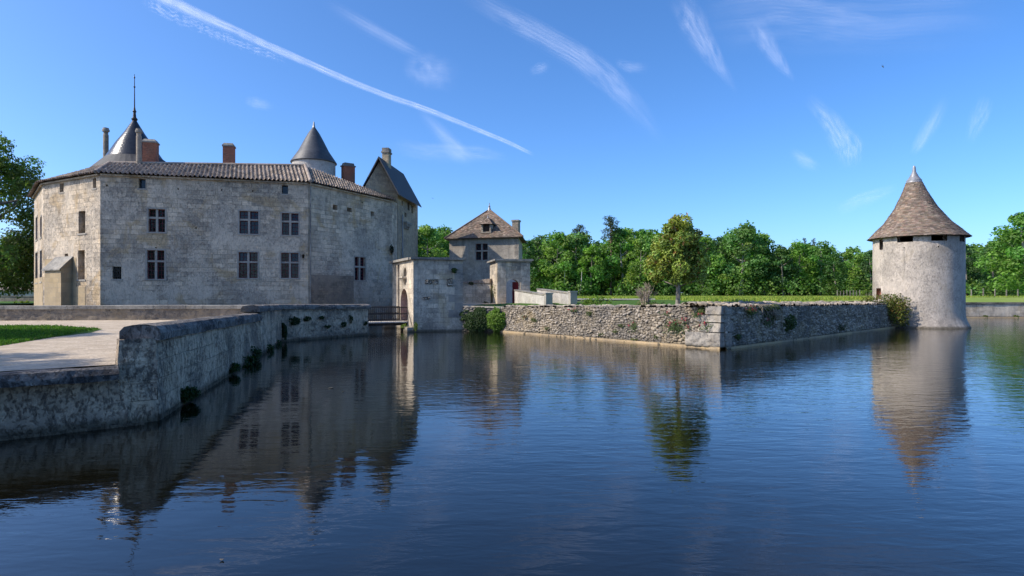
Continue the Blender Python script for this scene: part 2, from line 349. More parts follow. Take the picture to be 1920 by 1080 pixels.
# ------------------------------------------------------------------ wall facets with openings
class Facet:
    def __init__(s, p0, p1, z0, z1):
        s.p0, s.p1 = Vector((p0[0], p0[1])), Vector((p1[0], p1[1])); s.z0, s.z1 = z0, z1
        s.L = (s.p1 - s.p0).length; s.d = (s.p1 - s.p0) / s.L; s.n = Vector((s.d.y, -s.d.x)); s.holes = []
    def pt(s, u, v, off=0.0):
        q = s.p0 + s.d * u + s.n * off; return Vector((q.x, q.y, v))
    def uv(s, px, py):
        k = (px - 960) / FPX; u = (k * s.p0.y - s.p0.x) / (s.d.x - k * s.d.y)
        Y = s.p0.y + u * s.d.y; return u, CZ - (py - HOR) / FPX * Y
    def rect(s, x0, x1, y0, y1):
        uc = s.uv((x0 + x1) / 2, (y0 + y1) / 2)[0]
        u0, u1 = s.uv(x0, y0)[0], s.uv(x1, y0)[0]
        Y = s.p0.y + uc * s.d.y
        return max(u0, .05), min(u1, s.L - .05), zat(y1, Y), zat(y0, Y)
    def hole(s, r, depth=.3): s.holes.append((*r, depth)); return r
    def build(s, mb, u_off=0.0, back=False):
        us = sorted({0.0, s.L, *[h[0] for h in s.holes], *[h[1] for h in s.holes]}); vs = sorted({s.z0, s.z1, *[h[2] for h in s.holes], *[h[3] for h in s.holes]})
        for a, b in zip(us, us[1:]):
            for c, e in zip(vs, vs[1:]):
                um, vm = (a + b) / 2, (c + e) / 2
                if any(h[0] < um < h[1] and h[2] < vm < h[3] for h in s.holes): continue
                mb.quad(s.pt(a, c), s.pt(b, c), s.pt(b, e), s.pt(a, e), [(a + u_off, c), (b + u_off, c), (b + u_off, e), (a + u_off, e)])
        for u0, u1, v0, v1, dp in s.holes:
            for (a, c), (b, e) in (((u0, v0), (u1, v0)), ((u1, v0), (u1, v1)), ((u1, v1), (u0, v1)), ((u0, v1), (u0, v0))):
                mb.quad(s.pt(a, c), s.pt(a, c, -dp), s.pt(b, e, -dp), s.pt(b, e), [(a, c), (a + dp, c), (b + dp, e), (b, e)])
    def slab(s, mb, u0, u1, v0, v1, o0, o1, col=None):
        mb.hexa([s.pt(u0, v0, o1), s.pt(u1, v0, o1), s.pt(u1, v0, o0), s.pt(u0, v0, o0)], [s.pt(u0, v1, o1), s.pt(u1, v1, o1), s.pt(u1, v1, o0), s.pt(u0, v1, o0)], col)

def cross_window(F0_, parent, r, grid=False, transom=.62, single=False, label=None, rec=0.0):
    """stone window part with a red wooden frame and glass behind it"""
    F = Facet(F0_.p0 - F0_.n * rec, F0_.p1 - F0_.n * rec, F0_.z0, F0_.z1)
    u0, u1, v0, v1 = r; um, vt = (u0 + u1) / 2, v0 + (v1 - v0) * transom
    mb = MB()
    if not single:
        F.slab(mb, um - .065, um + .065, v0, v1, -.2, -.045)
        F.slab(mb, u0, um - .066, vt - .06, vt + .06, -.2, -.05); F.slab(mb, um + .066, u1, vt - .06, vt + .06, -.2, -.05)
    F0_.slab(mb, u0 - .12, u1 + .12, v0 - .1, v0 - .003, -.25, .045)
    if rec == 0: F.slab(mb, u0 - .1, u1 + .1, v1 + .003, v1 + .09, -.1, .02); F.slab(mb, u0 - .1, u0 - .002, v0, v1, -.1, .012); F.slab(mb, u1 + .002, u1 + .1, v0, v1, -.1, .012)
    w = mb.build('window', M['mullion'], parent)
    if label: w['label'] = label
    fr = MB(); e = .045
    cells = [(u0, u1, v0, v1)] if single else [(u0, um - .067, v0, vt - .062), (um + .067, u1, v0, vt - .062), (u0, um - .067, vt + .062, v1), (um + .067, u1, vt + .062, v1)]
    for a, b, c, d in cells:
        F.slab(fr, a, a + e, c, d, -.255, -.205); F.slab(fr, b - e, b, c, d, -.255, -.205)
        F.slab(fr, a + e, b - e, c, c + e, -.256, -.206); F.slab(fr, a + e, b - e, d - e, d, -.256, -.206)
        if grid:
            g = .012
            F.slab(fr, (a + b) / 2 - g, (a + b) / 2 + g, c + e, d - e, -.25, -.225)
            k = max(1, int((d - c) / .3))
            for i in range(1, k + 1):
                y = c + (d - c) * i / (k + 1)
                F.slab(fr, a + e, (a + b) / 2 - g - .001, y - g, y + g, -.249, -.226); F.slab(fr, (a + b) / 2 + g + .001, b - e, y - g, y + g, -.249, -.226)
    fr.build('frame', M['frame'], w)
    pn = MB()
    for a, b, c, d in cells: j = [random.uniform(-.02, 0) for _ in range(3)]; pn.quad(F.pt(a, c, -.262 + j[0]), F.pt(b, c, -.262 + j[1]), F.pt(b, d, -.262 + j[2]), F.pt(a, d, -.262 + j[2] + j[0] - j[1]))
    pn.build('pane', M['glass'], w)
    return w

def tilecol(spread=.35, pale=.15):
    g = random.uniform(1 - spread, 1 + spread)
    if random.random() < pale: return (1.45 * g, 1.5 * g, 1.5 * g)
    return (g * random.uniform(.92, 1.12), g, g * random.uniform(.88, 1.05))
def canal_roof(name, e0, e1, r1, r0, parent, pitch=.27, row=.42):
    """half-round clay tiles laid in rows up a slope from the eave e0-e1 to the ridge r0-r1"""
    e0, e1, r1, r0 = map(Vector, (e0, e1, r1, r0))
    L = (e1 - e0).length; Hs = max((r0 - e0).length, (r1 - e1).length)
    nw = max(2, int(round(L / pitch))); nr = max(2, int(round(Hs / row)))
    seg = 8
    nrm = (e1 - e0).cross(r0 - e0 + r1 - e1).normalized()
    if nrm.z < 0: nrm = -nrm
    us = np.linspace(0, nw, nw * seg + 1)
    ts = []
    for i in range(nr): ts += [(i / nr, .045), ((i + .97) / nr, .0)]
    rs = np.random.default_rng(hash(name) % 999 + int(L * 10))
    wob = rs.normal(0, .012, (nw + 1, nr)); tc = rs.uniform(.62, 1.38, (nw * 2 + 2, nr)); pale = rs.random((nw * 2 + 2, nr)) < .16
    V, C = [], []
    E0, E1, R0, R1 = map(np.array, (e0, e1, r0, r1)); N = np.array(nrm)
    for k, (t, lift) in enumerate(ts):
        i = k // 2
        for u in us:
            s = u / nw; p = (E0 * (1 - s) + E1 * s) * (1 - t) + (R0 * (1 - s) + R1 * s) * t
            ph = (u % 1.0); cov = math.sin(ph * math.pi * 2)
            hgt = .075 * (cov if cov > 0 else cov * .6) + lift + wob[min(int(u), nw), i]
            V.append(p + N * hgt)
            q = min(int(u * 2), nw * 2 + 1); g = tc[q, i]
            C.append((g * 1.3, g * 1.35, g * 1.35) if pale[q, i] else (g * 1.02, g, g * .96))
    n = len(us); F = []
    for k in range(len(ts) - 1):
        a = np.arange(n - 1) + k * n; F.append(np.stack([a, a + 1, a + 1 + n, a + n], 1))
    F = np.concatenate(F)
    me = fast_mesh(name, np.array(V), F, M['canal'], np.array(C), np.array(V)[:, [0, 2]])
    return link(name, me, parent)
def tile_slope(mb, e0, e1, r1, r0, w=.19, row=.13, pale=.12, spread=.4):
    e0, e1, r1, r0 = map(Vector, (e0, e1, r1, r0))
    Hs = ((r0 + r1) / 2 - (e0 + e1) / 2).length; nr = int(Hs / row)
    nrm = (e1 - e0).cross(r0 + r1 - e0 - e1).normalized()
    if nrm.z < 0: nrm = -nrm
    for i in range(nr):
        t0, t1 = i / nr, min(1, (i + 1.12) / nr)
        a, b, c, d = e0.lerp(r0, t0), e1.lerp(r1, t0), e1.lerp(r1, t1), e0.lerp(r0, t1)
        n = max(1, int((b - a).length / w)); sh = random.random() * .8
        for k in range(n + 1):
            s0, s1 = max(0, (k - sh) / n), min(1, (k + 1 - sh) / n)
            if s1 - s0 < .02 / n: continue
            l = nrm * random.uniform(.012, .032); h = nrm * .002
            p, q = a.lerp(b, s0) + l, a.lerp(b, s1) + l
            cc = tilecol(spread, pale); r_, o = d.lerp(c, s1) + h, d.lerp(c, s0) + h
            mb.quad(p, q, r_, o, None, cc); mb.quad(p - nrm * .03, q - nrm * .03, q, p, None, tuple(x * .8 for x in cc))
def tile_cone(mb, c, prof, lean=(0, 0), w=.2, row=.15):
    """rows of flat tiles round a flared cone; prof = [(r, z)] from the eave to the top"""
    c = Vector(c); pts = [(r, z) for r, z in prof]
    seg = [math.dist(a, b) for a, b in zip(pts, pts[1:])]; tot = sum(seg); n = int(tot / row); z0, z1 = pts[0][1], pts[-1][1]
    def P(s):
        s = max(0, min(tot, s))
        for (a, b), l in zip(zip(pts, pts[1:]), seg):
            if s <= l: return a[0] + (b[0] - a[0]) * s / l, a[1] + (b[1] - a[1]) * s / l
            s -= l
        return pts[-1]
    def X(r, z, th):
        k = (z - z0) / (z1 - z0); return Vector((c.x + lean[0] * k + r * math.cos(th), c.y + lean[1] * k + r * math.sin(th), c.z + z))
    for i in range(n):
        (ra, za), (rb, zb) = P(tot * i / n), P(tot * (i + 1.1) / n)
        m = max(12, int(2 * math.pi * ra / w)); o = random.random()
        for k in range(m):
            a, b = 2 * math.pi * (k + o) / m, 2 * math.pi * (k + 1 + o) / m
            l = random.uniform(.012, .04); j = random.uniform(-.012, .012)
            cc = tilecol(.26, .16)
            mb.quad(X(ra + l, za + j, a), X(ra + l, za + j, b), X(rb + .003, zb, b), X(rb + .003, zb, a), None, cc)
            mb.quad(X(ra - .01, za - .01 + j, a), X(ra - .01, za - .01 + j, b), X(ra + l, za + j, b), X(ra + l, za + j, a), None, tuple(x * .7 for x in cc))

def rough_panel(name, a, b, c, d, mat, parent, res=.06, amp=.04, freq=1.2, seed=0, fine=.02):
    """masonry face (a b along the bottom, d c along the top) with real unevenness"""
    a, b, c, d = map(np.array, (a, b, c, d)); L = np.linalg.norm(b - a); Hh = np.linalg.norm(d - a)
    nu, nv = max(2, int(L / res)), max(2, int(Hh / res))
    u, v = np.meshgrid(np.linspace(0, 1, nu + 1), np.linspace(0, 1, nv + 1)); u = u.ravel(); v = v.ravel()
    P = ((1 - u) * (1 - v))[:, None] * a + (u * (1 - v))[:, None] * b + (u * v)[:, None] * c + ((1 - u) * v)[:, None] * d
    N = np.cross(b - a, d - a); N = N / np.linalg.norm(N)
    h = (fbm(u * L * freq, v * Hh * freq, seed) - .45) * amp * 2 + (fbm(u * L * 6, v * Hh * 6, seed + 5, 3) - .45) * fine * 2
    e = np.minimum(1, np.minimum(u, 1 - u) * L / .05)
    P = P + (h * e)[:, None] * N
    i = (np.arange(nv)[:, None] * (nu + 1) + np.arange(nu)[None, :]).ravel()
    F = np.stack([i, i + 1, i + nu + 2, i + nu + 1], 1)
    me = fast_mesh(name, P, F, mat, np.ones((len(P), 3)), np.stack([u * L, v * Hh], 1), True)
    return link(name, me, parent)
def rubble_panel(name, a, b, c, d, parent, cell=(.25, .15), res=.03, depth=.075, seed=0, mat=None, plants=0):
    a, b, c, d = map(np.array, (a, b, c, d)); L = (np.linalg.norm(b - a) + np.linalg.norm(c - d)) / 2; Hh = (np.linalg.norm(d - a) + np.linalg.norm(c - b)) / 2
    nu, nv = int(L / res), max(3, int(Hh / res))
    uu, vv = np.meshgrid(np.linspace(0, 1, nu + 1), np.linspace(0, 1, nv + 1)); u = uu.ravel(); v = vv.ravel()
    P = ((1 - u) * (1 - v))[:, None] * a + (u * (1 - v))[:, None] * b + (u * v)[:, None] * c + ((1 - u) * v)[:, None] * d
    N = np.cross(b - a, d - a); N = N / np.linalg.norm(N)
    sx, sy = u * L, v * Hh
    wx = sx + (fbm(sx * 1.9, sy * 1.9, seed + 40) - .5) * .62; wy = sy + (fbm(sx * 1.6, sy * 1.6, seed + 50) - .5) * .42
    gx, gy = wx / cell[0], wy / cell[1]; ix, iy = np.floor(gx), np.floor(gy)
    f1 = np.full(len(u), 9.0); f2 = np.full(len(u), 9.0); cid = np.zeros(len(u)); 
    for dx in (-1, 0, 1):
        for dy in (-1, 0, 1):
            jx, jy = ix + dx, iy + dy
            qx = jx + .1 + .8 * _h(jx, jy, seed + 1); qy = jy + .12 + .76 * _h(jx, jy, seed + 2)
            dd = np.sqrt((gx - qx) ** 2 + (gy - qy) ** 2); sel = dd < f1
            f2 = np.where(sel, f1, np.minimum(f2, dd)); cid = np.where(sel, _h(jx, jy, seed + 3), cid); f1 = np.where(sel, dd, f1)
    g = np.clip((f2 - f1) / .30, 0, 1); g = g * g * (3 - 2 * g)
    h = g * depth * (.55 + .9 * cid) + (fbm(sx * 9, sy * 9, seed + 9, 3) - .45) * .03 + (fbm(sx * .7, sy * .7, seed + 21) - .45) * .12
    P = P + h[:, None] * N
    br = .5 + .75 * cid ** 1.3; warm = (cid * 7.3) % 1.0
    C = np.stack([br * (1 + .05 * warm), br, br * (1.02 - .12 * warm)], 1)
    jm = (1 - g)[:, None]; C = C * (1 - jm) + np.array((.15, .125, .09)) * jm
    i = (np.arange(nv)[:, None] * (nu + 1) + np.arange(nu)[None, :]).ravel()
    F = np.stack([i, i + 1, i + nu + 2, i + nu + 1], 1)
    me = fast_mesh(name, P, F, mat or M['rubble'], C, np.stack([sx, sy], 1), True)
    return link(name, me, parent)
def coping(name, pts, w, h, over, mat, parent, side, seed=0, res=.12, rnd=.07):
    """rounded, uneven coping stones along a polyline of top points (x, y, z); side = direction of the wall's thickness"""
    pts = [Vector(p) for p in pts]; dense = []
    for a, b in zip(pts, pts[1:]):
        n = max(1, int((b - a).length / res))
        dense += [a.lerp(b, i / n) for i in range(n)]
    dense.append(pts[-1])
    prof = [(-over, -h), (-over - .015, -h * .55), (-over + .01, -.1), (-over + rnd, -.02), (w * .3, .01), (w * .7, .01), (w + over - rnd, -.02), (w + over, -.12), (w + over, -h)]
    V, UV = [], []; dist = 0
    for k, p in enumerate(dense):
        if k: dist += (p - dense[k - 1]).length
        t = (dense[min(k + 1, len(dense) - 1)] - dense[max(k - 1, 0)]); t.z = 0; t.normalize()
        n = Vector((-t.y, t.x, 0)) * side
        for j, (o, z) in enumerate(prof):
            jx = (fbm(np.array([dist * 1.7]), np.array([j * .9 + seed]), seed)[0] - .47) * .09
            V.append(p + n * (o - jx * (1 if j < 4 else -.5)) + Vector((0, 0, z + jx * .6)))
            UV.append((dist, j * .2))
    n = len(prof); F = []
    for k in range(len(dense) - 1):
        for j in range(n - 1):
            q = [k * n + j, (k + 1) * n + j, (k + 1) * n + j + 1, k * n + j + 1]; F.append(q if side > 0 else q[::-1])
        q = [k * n, k * n + n - 1, (k + 1) * n + n - 1, (k + 1) * n]; F.append(q if side > 0 else q[::-1])
    V = np.array(V); b0 = list(range(n)); 
    for base in (0, (len(dense) - 1) * n):
        for j in range(1, n // 2): F.append([base + j - 1, base + j, base + n - 1 - j, base + n - j])
    me = fast_mesh(name, V, np.array(F), mat, np.ones((len(V), 3)), np.array(UV), False)
    return link(name, me, parent)

# ------------------------------------------------------------------ vegetation builders
def leaves(centers, normals, size, aspect=1.0, jit=.5, rs=rng, fold=0.0):
    """one diamond-shaped leaf (or leaf spray) per centre"""
    n = len(centers); N = normals + rs.normal(0, jit, (n, 3)); N /= np.linalg.norm(N, axis=1)[:, None] + 1e-9
    A = rs.normal(0, 1, (n, 3)); T = np.cross(N, A); T /= np.linalg.norm(T, axis=1)[:, None] + 1e-9; B = np.cross(N, T)
    s = (size * rs.uniform(.6, 1.35, n))[:, None]
    bend = N * s * rs.uniform(-.25, .25, n)[:, None]
    V = np.stack([centers - T * s * .5, centers + B * s * .5 * aspect + bend, centers + T * s * .5, centers - B * s * .5 * aspect + bend], 1).reshape(-1, 3)
    F = np.arange(n * 4).reshape(-1, 4)
    return V, F
def sphere_dirs(n, rs):
    d = rs.normal(0, 1, (n, 3)); return d / np.linalg.norm(d, axis=1)[:, None]
def crown_mesh(name, rs, clusters, nleaf, size, base, var=.25, mat=None, aspect=.8, tint=None, jit=.55):
    """clusters: [(x,y,z,r, flatten)] ; leaves lie in the shell of each clump"""
    Vs, Cs = [], []
    for (x, y, z, r, fl) in clusters:
        k = max(12, int(nleaf * r * r)); d = sphere_dirs(k, rs); rad = r * rs.uniform(.55, 1.08, k) ** .7
        lump = 1 + .3 * np.sin(d[:, 0] * 5 + x * 3) * np.sin(d[:, 1] * 5 + y * 3) * np.sin(d[:, 2] * 4 + z)
        P = d * (rad * lump)[:, None]; P[:, 2] *= fl; P += np.array((x, y, z))
        nr = d * .7 + np.array((0, 0, .5))
        V, F = leaves(P, nr, size, aspect, jit, rs)
        g = rs.uniform(1 - var, 1 + var); hue = rs.uniform(-.12, .12)
        lc = np.array(base)[None] * g * rs.uniform(.7, 1.35, (k, 1)); lc[:, 0] *= 1 + hue * 1.5; lc[:, 2] *= 1 - hue
        if tint is not None:
            m = rs.random(k) < tint[1]; lc[m] = np.array(tint[0]) * rs.uniform(.7, 1.3, (m.sum(), 1))
        Vs.append(V); Cs.append(np.repeat(lc, 4, 0))
    V = np.concatenate(Vs); C = np.concatenate(Cs)
    return fast_mesh(name, V, np.arange(len(V)).reshape(-1, 4), mat or M['leaf'], np.clip(C, 0, 1))
def broad_clusters(rs, h, rx, low=.12, n=38, top=1.0):
    """irregular crown of height h: clumps at limb ends, denser near the outside"""
    out = []
    for i in range(n):
        t = rs.uniform(low, .93); 
        prof = (math.sin(math.pi * min(1, (t - low + .12) / (1.08 - low)) ** .8) ** .6) * rx
        a = rs.uniform(0, 2 * math.pi); rr = prof * math.sqrt(rs.uniform(.25, 1.0)) * rs.uniform(.75, 1.12)
        out.append((rr * math.cos(a), rr * math.sin(a), t * h, rs.uniform(.24, .42) * rx * (1.05 - .35 * t), rs.uniform(.65, .95)))
    out.append((rs.normal(0, .1) * rx, rs.normal(0, .1) * rx, .92 * h, .26 * rx, .9))
    return out
def trunk_mb(rs, h, r, limbs=5, spread=2.0, lean=.3):
    mb = MB(); top = Vector((rs.normal(0, lean), rs.normal(0, lean), h))
    mid = [Vector((0, 0, -.3)), Vector((rs.normal(0, .05), rs.normal(0, .05), h * .3)), top * .65 + Vector((rs.normal(0, .12), 0, 0)), top]
    mb.tube(mid, [r * 1.25, r, r * .6, r * .2], 8)
    for i in range(limbs):
        t = rs.uniform(.3, .85); s = mid[1].lerp(top, t); a = rs.uniform(0, 2 * math.pi); l = spread * rs.uniform(.6, 1.1)
        e = s + Vector((math.cos(a) * l, math.sin(a) * l, l * rs.uniform(.35, .8)))
        m = s.lerp(e, .5) + Vector((0, 0, -.1 * l))
        mb.tube([s, m, e], [r * .38, r * .26, r * .08], 6)
    return mb
def plant_patch(name, F, u0, u1, v0, v1, n, size, base, mat, off=(.02, .16), seed=0, parent=None, hang=0.0, var=.3):
    """leaves growing over a wall face inside a ragged blob"""
    rs = np.random.default_rng(seed); P, N, C = [], [], []
    strands = [(rs.uniform(-.9, .9), rs.uniform(-.2, 1), rs.uniform(.5, 1.7)) for _ in range(9)]
    for i in range(n * 6):
        if len(P) >= n: break
        a, b = rs.uniform(-1, 1), rs.uniform(-1, 1)
        if name == 'fern_tuft': s_ = strands[rs.integers(9)]; t_ = rs.random(); a, b = s_[0] + rs.normal(0, .1 + .08 * t_), s_[1] - s_[2] * t_ ** 1.3
        edge = (.12 + 1.15 * vnoise(np.array([a * 4 + seed]), np.array([b * 4]), seed)[0]) * rs.uniform(.55, 1.1)
        if a * a + b * b > edge: continue
        u, v = (u0 + u1) / 2 + a * (u1 - u0) / 2, (v0 + v1) / 2 + b * (v1 - v0) / 2
        p = F.pt(u, v, rs.uniform(*off) * (1.15 - (a * a + b * b)) + .02); P.append(p); N.append((F.n.x, F.n.y, .4)); C.append(np.array(base) * rs.uniform(1 - var, 1 + var))
    V, Fc = leaves(np.array(P), np.array(N), size, .8, .5, rs)
    me = fast_mesh(name, V, Fc, mat, np.repeat(np.clip(np.array(C), 0, 1), 4, 0))
    return link(name, me, parent)
def copy_tree(o, loc, rz, sc, label, cat=None, group=None):
    c = o.copy(); COL.objects.link(c); c.location = loc; c.rotation_euler = (0, 0, rz); c.scale = sc; c['label'] = label
    if group: c['group'] = group
    elif 'group' in c: del c['group']
    for ch in list(o.children):
        k = ch.copy(); COL.objects.link(k); k.parent = c
    return c
# ------------------------------------------------------------------ ground, water, fields
def ring_fill(outer, hole, z, name, mat):
    bm = bmesh.new(); es = []
    for loop in (outer, hole):
        vs = [bm.verts.new((x, y, z)) for x, y in loop]
        es += [bm.edges.new((vs[i], vs[(i + 1) % len(vs)])) for i in range(len(vs))]
    bmesh.ops.triangle_fill(bm, use_beauty=True, edges=es, normal=(0, 0, 1))
    me = bpy.data.meshes.new(name); bm.to_mesh(me); bm.free(); me.materials.append(mat); return link(name, me)
MOAT = [(150, 55), (44, 61.2), (34, 58), (31, 47), (28.9, 45.2), (9.4, 27.2), (-.55, 39.3), (-3.1, 39.9), (-3.6, 46), (-6, 56), (-10, 67), (-24, 78), (-40, 70), (-46, 60),
        (-46, 46), (-50, 40), (-50, 30.6), (-27, 30.3), (-14, 32.4), (-10.3, 37.7), (-8.75, 36.3), (-11.95, 31.1), (-7.25, 12.1), (-9.0, 10.75), (-16, 5.4), (-34, -12), (-34, -40), (150, -40)]
struct(ring_fill([(-3000, -3000), (3000, -3000), (3000, 6000), (-3000, 6000)], MOAT, 1.05, 'ground', M['soil']))
mb = MB()
for i, p in enumerate(MOAT):
    q = MOAT[(i + 1) % len(MOAT)]; mb.quad((p[0], p[1], -1.5), (q[0], q[1], -1.5), (q[0], q[1], 1.05), (p[0], p[1], 1.05))
struct(mb.build('moat_bank', M['soil']))
mb = MB(); mb.quad((-70, -60, 0), (170, -60, 0), (170, 95, 0), (-70, 95, 0)); struct(mb.build('water', M['water']))
def poly(name, pts, mat):
    tris = tessellate_polygon([[Vector((x, y, 0)) for x, y, z in pts]])
    P2 = [Vector(v) for v in pts]; fs = []
    for t in tris:
        n = (P2[t[1]] - P2[t[0]]).cross(P2[t[2]] - P2[t[0]]); fs.append(tuple(t) if n.z > 0 else tuple(t)[::-1])
    me = bpy.data.meshes.new(name); me.from_pydata([tuple(v) for v in pts], [], fs); me.materials.append(mat); return struct(link(name, me))
poly('gravel_path', [(x, y, 1.1) for x, y in [(-7.72, 11.9), (-12.2, 30.9), (-9.2, 36.1), (-10.2, 37.2), (-13.9, 31.9), (-60, 27.0), (-60, -30), (-36, -12), (-16.8, 4.97)]], M['gravel'])
# mown verge inside the gravel
vg = [flat(-420, 640, 1.1), flat(-60, 611, 1.1), flat(60, 610, 1.1), flat(130, 612, 1.1), flat(192, 617, 1.1), flat(170, 624, 1.1), flat(95, 633, 1.1), flat(0, 648, 1.1), flat(-160, 672, 1.1)]
poly('lawn', [(p.x, p.y, 1.108) for p in vg], M['turf'])
poly('terrace', [(-3.2, 40.0, 1.62), (-.6, 39.6, 1.6), (9.3, 27.9, 1.86), (11.9, 31.0, 1.985), (10.9, 45.4, 1.995), (4.5, 47.0, 1.6), (3, 60, 1.6), (-6, 60, 1.55), (-3.8, 46, 1.6)], M['turf'])
poly('yard', [(-3.3, 40.2, 1.63), (-.5, 39.9, 1.63), (1.6, 41.0, 1.64), (3.2, 47, 1.64), (3.2, 60, 1.64), (-6.2, 60, 1.64), (-4.0, 46, 1.64)], M['gravel'])
poly('meadow', [(4.4, 47.4, 2.0), (10.4, 45.9, 2.0), (11.5, 31.0, 1.98), (28.2, 48.3, 1.86), (33, 52, 1.9), (40, 66, 2.0), (700, 66, 2.0), (700, 1500, 2.0), (-700, 1500, 2.0), (-700, 84, 2.0), (-24, 84, 2.0), (-4, 72, 2.0), (3, 62, 2.0)], M['meadow'])
poly('grass_bank', [(44, 61.6, 1.42), (150, 55.4, 1.42), (700, 40, 1.6), (700, 65.9, 1.996), (40.1, 65.9, 1.996)], M['meadow'])
poly('far_lawn', [(-140, 42, 1.4), (-50.3, 40, 1.4), (-46.3, 46, 1.42), (-46.3, 60, 1.45), (-40.3, 70.3, 1.5), (-25, 79, 1.5), (-25, 96, 1.6), (-140, 96, 1.6)], M['turf'])
def grass(name, label, spots, hgt, wid, base, seed):
    rs = np.random.default_rng(seed); p = np.array(spots); n = len(p)
    a = rs.uniform(0, 2 * np.pi, n); h = hgt * rs.uniform(.5, 1.4, n); T = np.stack([np.cos(a), np.sin(a), 0 * a], 1); b = rs.normal(0, .3, (n, 3)) * h[:, None]; b[:, 2] = h
    V = np.stack([p - T * wid, p + T * wid, p + T * wid * .3 + b, p - T * wid * .3 + b], 1).reshape(-1, 3)
    C = np.array(base)[None] * rs.uniform(.65, 1.4, (n, 1)); y = rs.random(n) < .25; C[y] = C[y] * np.array((1.5, 1.15, 1.1))
    me = fast_mesh(name, V, np.arange(n * 4).reshape(-1, 4), M['grassblade'], np.repeat(C, 4, 0)); o = link(name, me)
    return tag(o, label, 'grass', None, 'stuff')
sp = []
while len(sp) < 26000:
    Y = 31 + 40 * random.random() ** 1.6; X = random.uniform(5, 62)
    if (X < 11.5 and Y < 47.5) or Y < (31.2 + (X - 11.5) * 1.04 if X < 28.5 else 66 if X > 34 else 50): continue
    sp.append((X, Y, 1.97))
grass('meadow_grass_blades', 'tall yellowish green grass standing along the near edge of the meadow', sp, .17, .035, (.24, .31, .06), 3)
sp = []
while len(sp) < 9000:
    px, py = random.uniform(-40, 190), random.uniform(611, 648)
    if py > 617 + (190 - px) * .165 or py < 611 + max(0, px - 100) * .07: continue
    q = flat(px, py, 1.108); sp.append((q.x, q.y, 1.1))
grass('lawn_blades', 'short bright green blades of the mown verge beside the gravel', sp, .07, .02, (.07, .15, .025), 4)

# ------------------------------------------------------------------ castle
castle = thing('castle', 'large pale limestone moated castle with polygonal walls, tiled roofs and slate turrets', 'castle')
ZE = 10.1
A = (xat(188, 38.7), 38.7); B = (xat(578, 41.9), 41.9); C = (xat(735, 50.2), 50.2); C2 = (xat(744, 51.6), 51.6)
D = (xat(81, 42.1), 42.1); E = (xat(64, 48.4), 48.4); E2 = (-41, 56)
back = [(-10.2, 60), (-13, 67), (-24, 71), (-36, 66)]
fED = Facet(E, D, -1, ZE); fDA = Facet(D, A, -1, ZE); fAB = Facet(A, B, -1, ZE); fBC = Facet(B, C, -1, ZE); fCC = Facet(C, C2, -1, ZE)
R = lambda F, d, *a: F.hole(F.rect(*a), d)
winAB = [(278.2, 309.3, 392, 434.9, True), (275.6, 308, 469.3, 523, True), (448.8, 484.4, 396, 438.2, False), (447.5, 483, 473, 521.2, False), (528.4, 559.6, 399.8, 440.8, False), (527.1, 559.6, 474.3, 521.2, False)]
rAB = [(R(fAB, .3, *w[:4]), w[4]) for w in winAB]
rBC = R(fBC, .3, 665.2, 685.2, 482.2, 525.4)
rDA = [R(fDA, .75, 147.3, 159.9, 395.7, 437.4), R(fDA, .75, 146.3, 158.9, 469, 524)]
rED = [R(fED, .3, *w) for w in [(67.0, 70.4, 408, 450), (75.5, 78.5, 406.7, 445), (66.5, 70.6, 474, 530), (75.0, 78.8, 470, 528)]]
r_small = [(fAB, R(fAB, .35, 260, 273, 335.5, 353.2)), (fAB, R(fAB, .3, 528.4, 540.1, 347.2, 363.5)), (fAB, R(fAB, .3, 210.7, 227.6, 499.7, 523)), (fDA, R(fDA, .35, 111.9, 119.3, 343.8, 360.3)),
           (fDA, R(fDA, .35, 174.0, 180.3, 334.3, 352.7)), (fDA, R(fDA, .35, 121.4, 127.7, 475.4, 483.3))]
for r in [(566.6, 570.7, 477, 484.7), (198.5, 202, 346, 349.5), (332.5, 335.5, 352.5, 355.5), (414, 417, 354.5, 357.5), (472.5, 475.5, 356.5, 359.5), (290.5, 294.5, 463.5, 465.5), (366, 369, 426, 429)]: R(fAB, .4, *r)
for r in [(624, 633, 384, 393.7), (651, 659.6, 389.3, 397.6), (695, 701.9, 396.7, 405.4), (678, 680.5, 378.5, 381)]: R(fBC, .5, *r)
mb = MB(); off = 0
for F in (Facet(E2, E, -1, ZE), fED, fDA, fAB, fBC, fCC): F.build(mb, off); off += F.L
bk = [C2] + back + [E2]
for p, q in zip(bk, bk[1:]): Facet(p, q, -1, ZE).build(mb, off); off += 10
mb.add([(x, y, ZE - .1) for x, y in [E2, E, D, A, B, C, C2] + back])
mb.build('wall', M['castle'], castle)
for r, g in rAB: cross_window(fAB, castle, r, True)
cross_window(fBC, castle, rBC, True, .58)
for r in rDA: cross_window(fDA, castle, r, True, rec=.42)
for r in rED: cross_window(fED, castle, r, True, single=True)
for F, r in r_small:
    u0, u1, v0, v1 = r; mb = MB(); F.slab(mb, u0 - .08, u1 + .08, v0 - .1, v0 - .003, -.3, .03); w = mb.build('window', M['mullion'], castle)
    mb = MB(); mb.quad(F.pt(u0, v0, -.29), F.pt(u1, v0, -.29), F.pt(u1, v1, -.29), F.pt(u0, v1, -.29)); mb.build('pane', M['glass'], w)
    if F is fAB and v0 < 4:
        mb = MB()
        for k in range(1, 4): u = u0 + (u1 - u0) * k / 4; F.slab(mb, u - .015, u + .015, v0, v1, -.1, -.07)
        for k in range(1, 5): v = v0 + (v1 - v0) * k / 5; F.slab(mb, u0, u1, v - .015, v + .015, -.069, -.045)
        mb.build('grille', M['iron'], w)
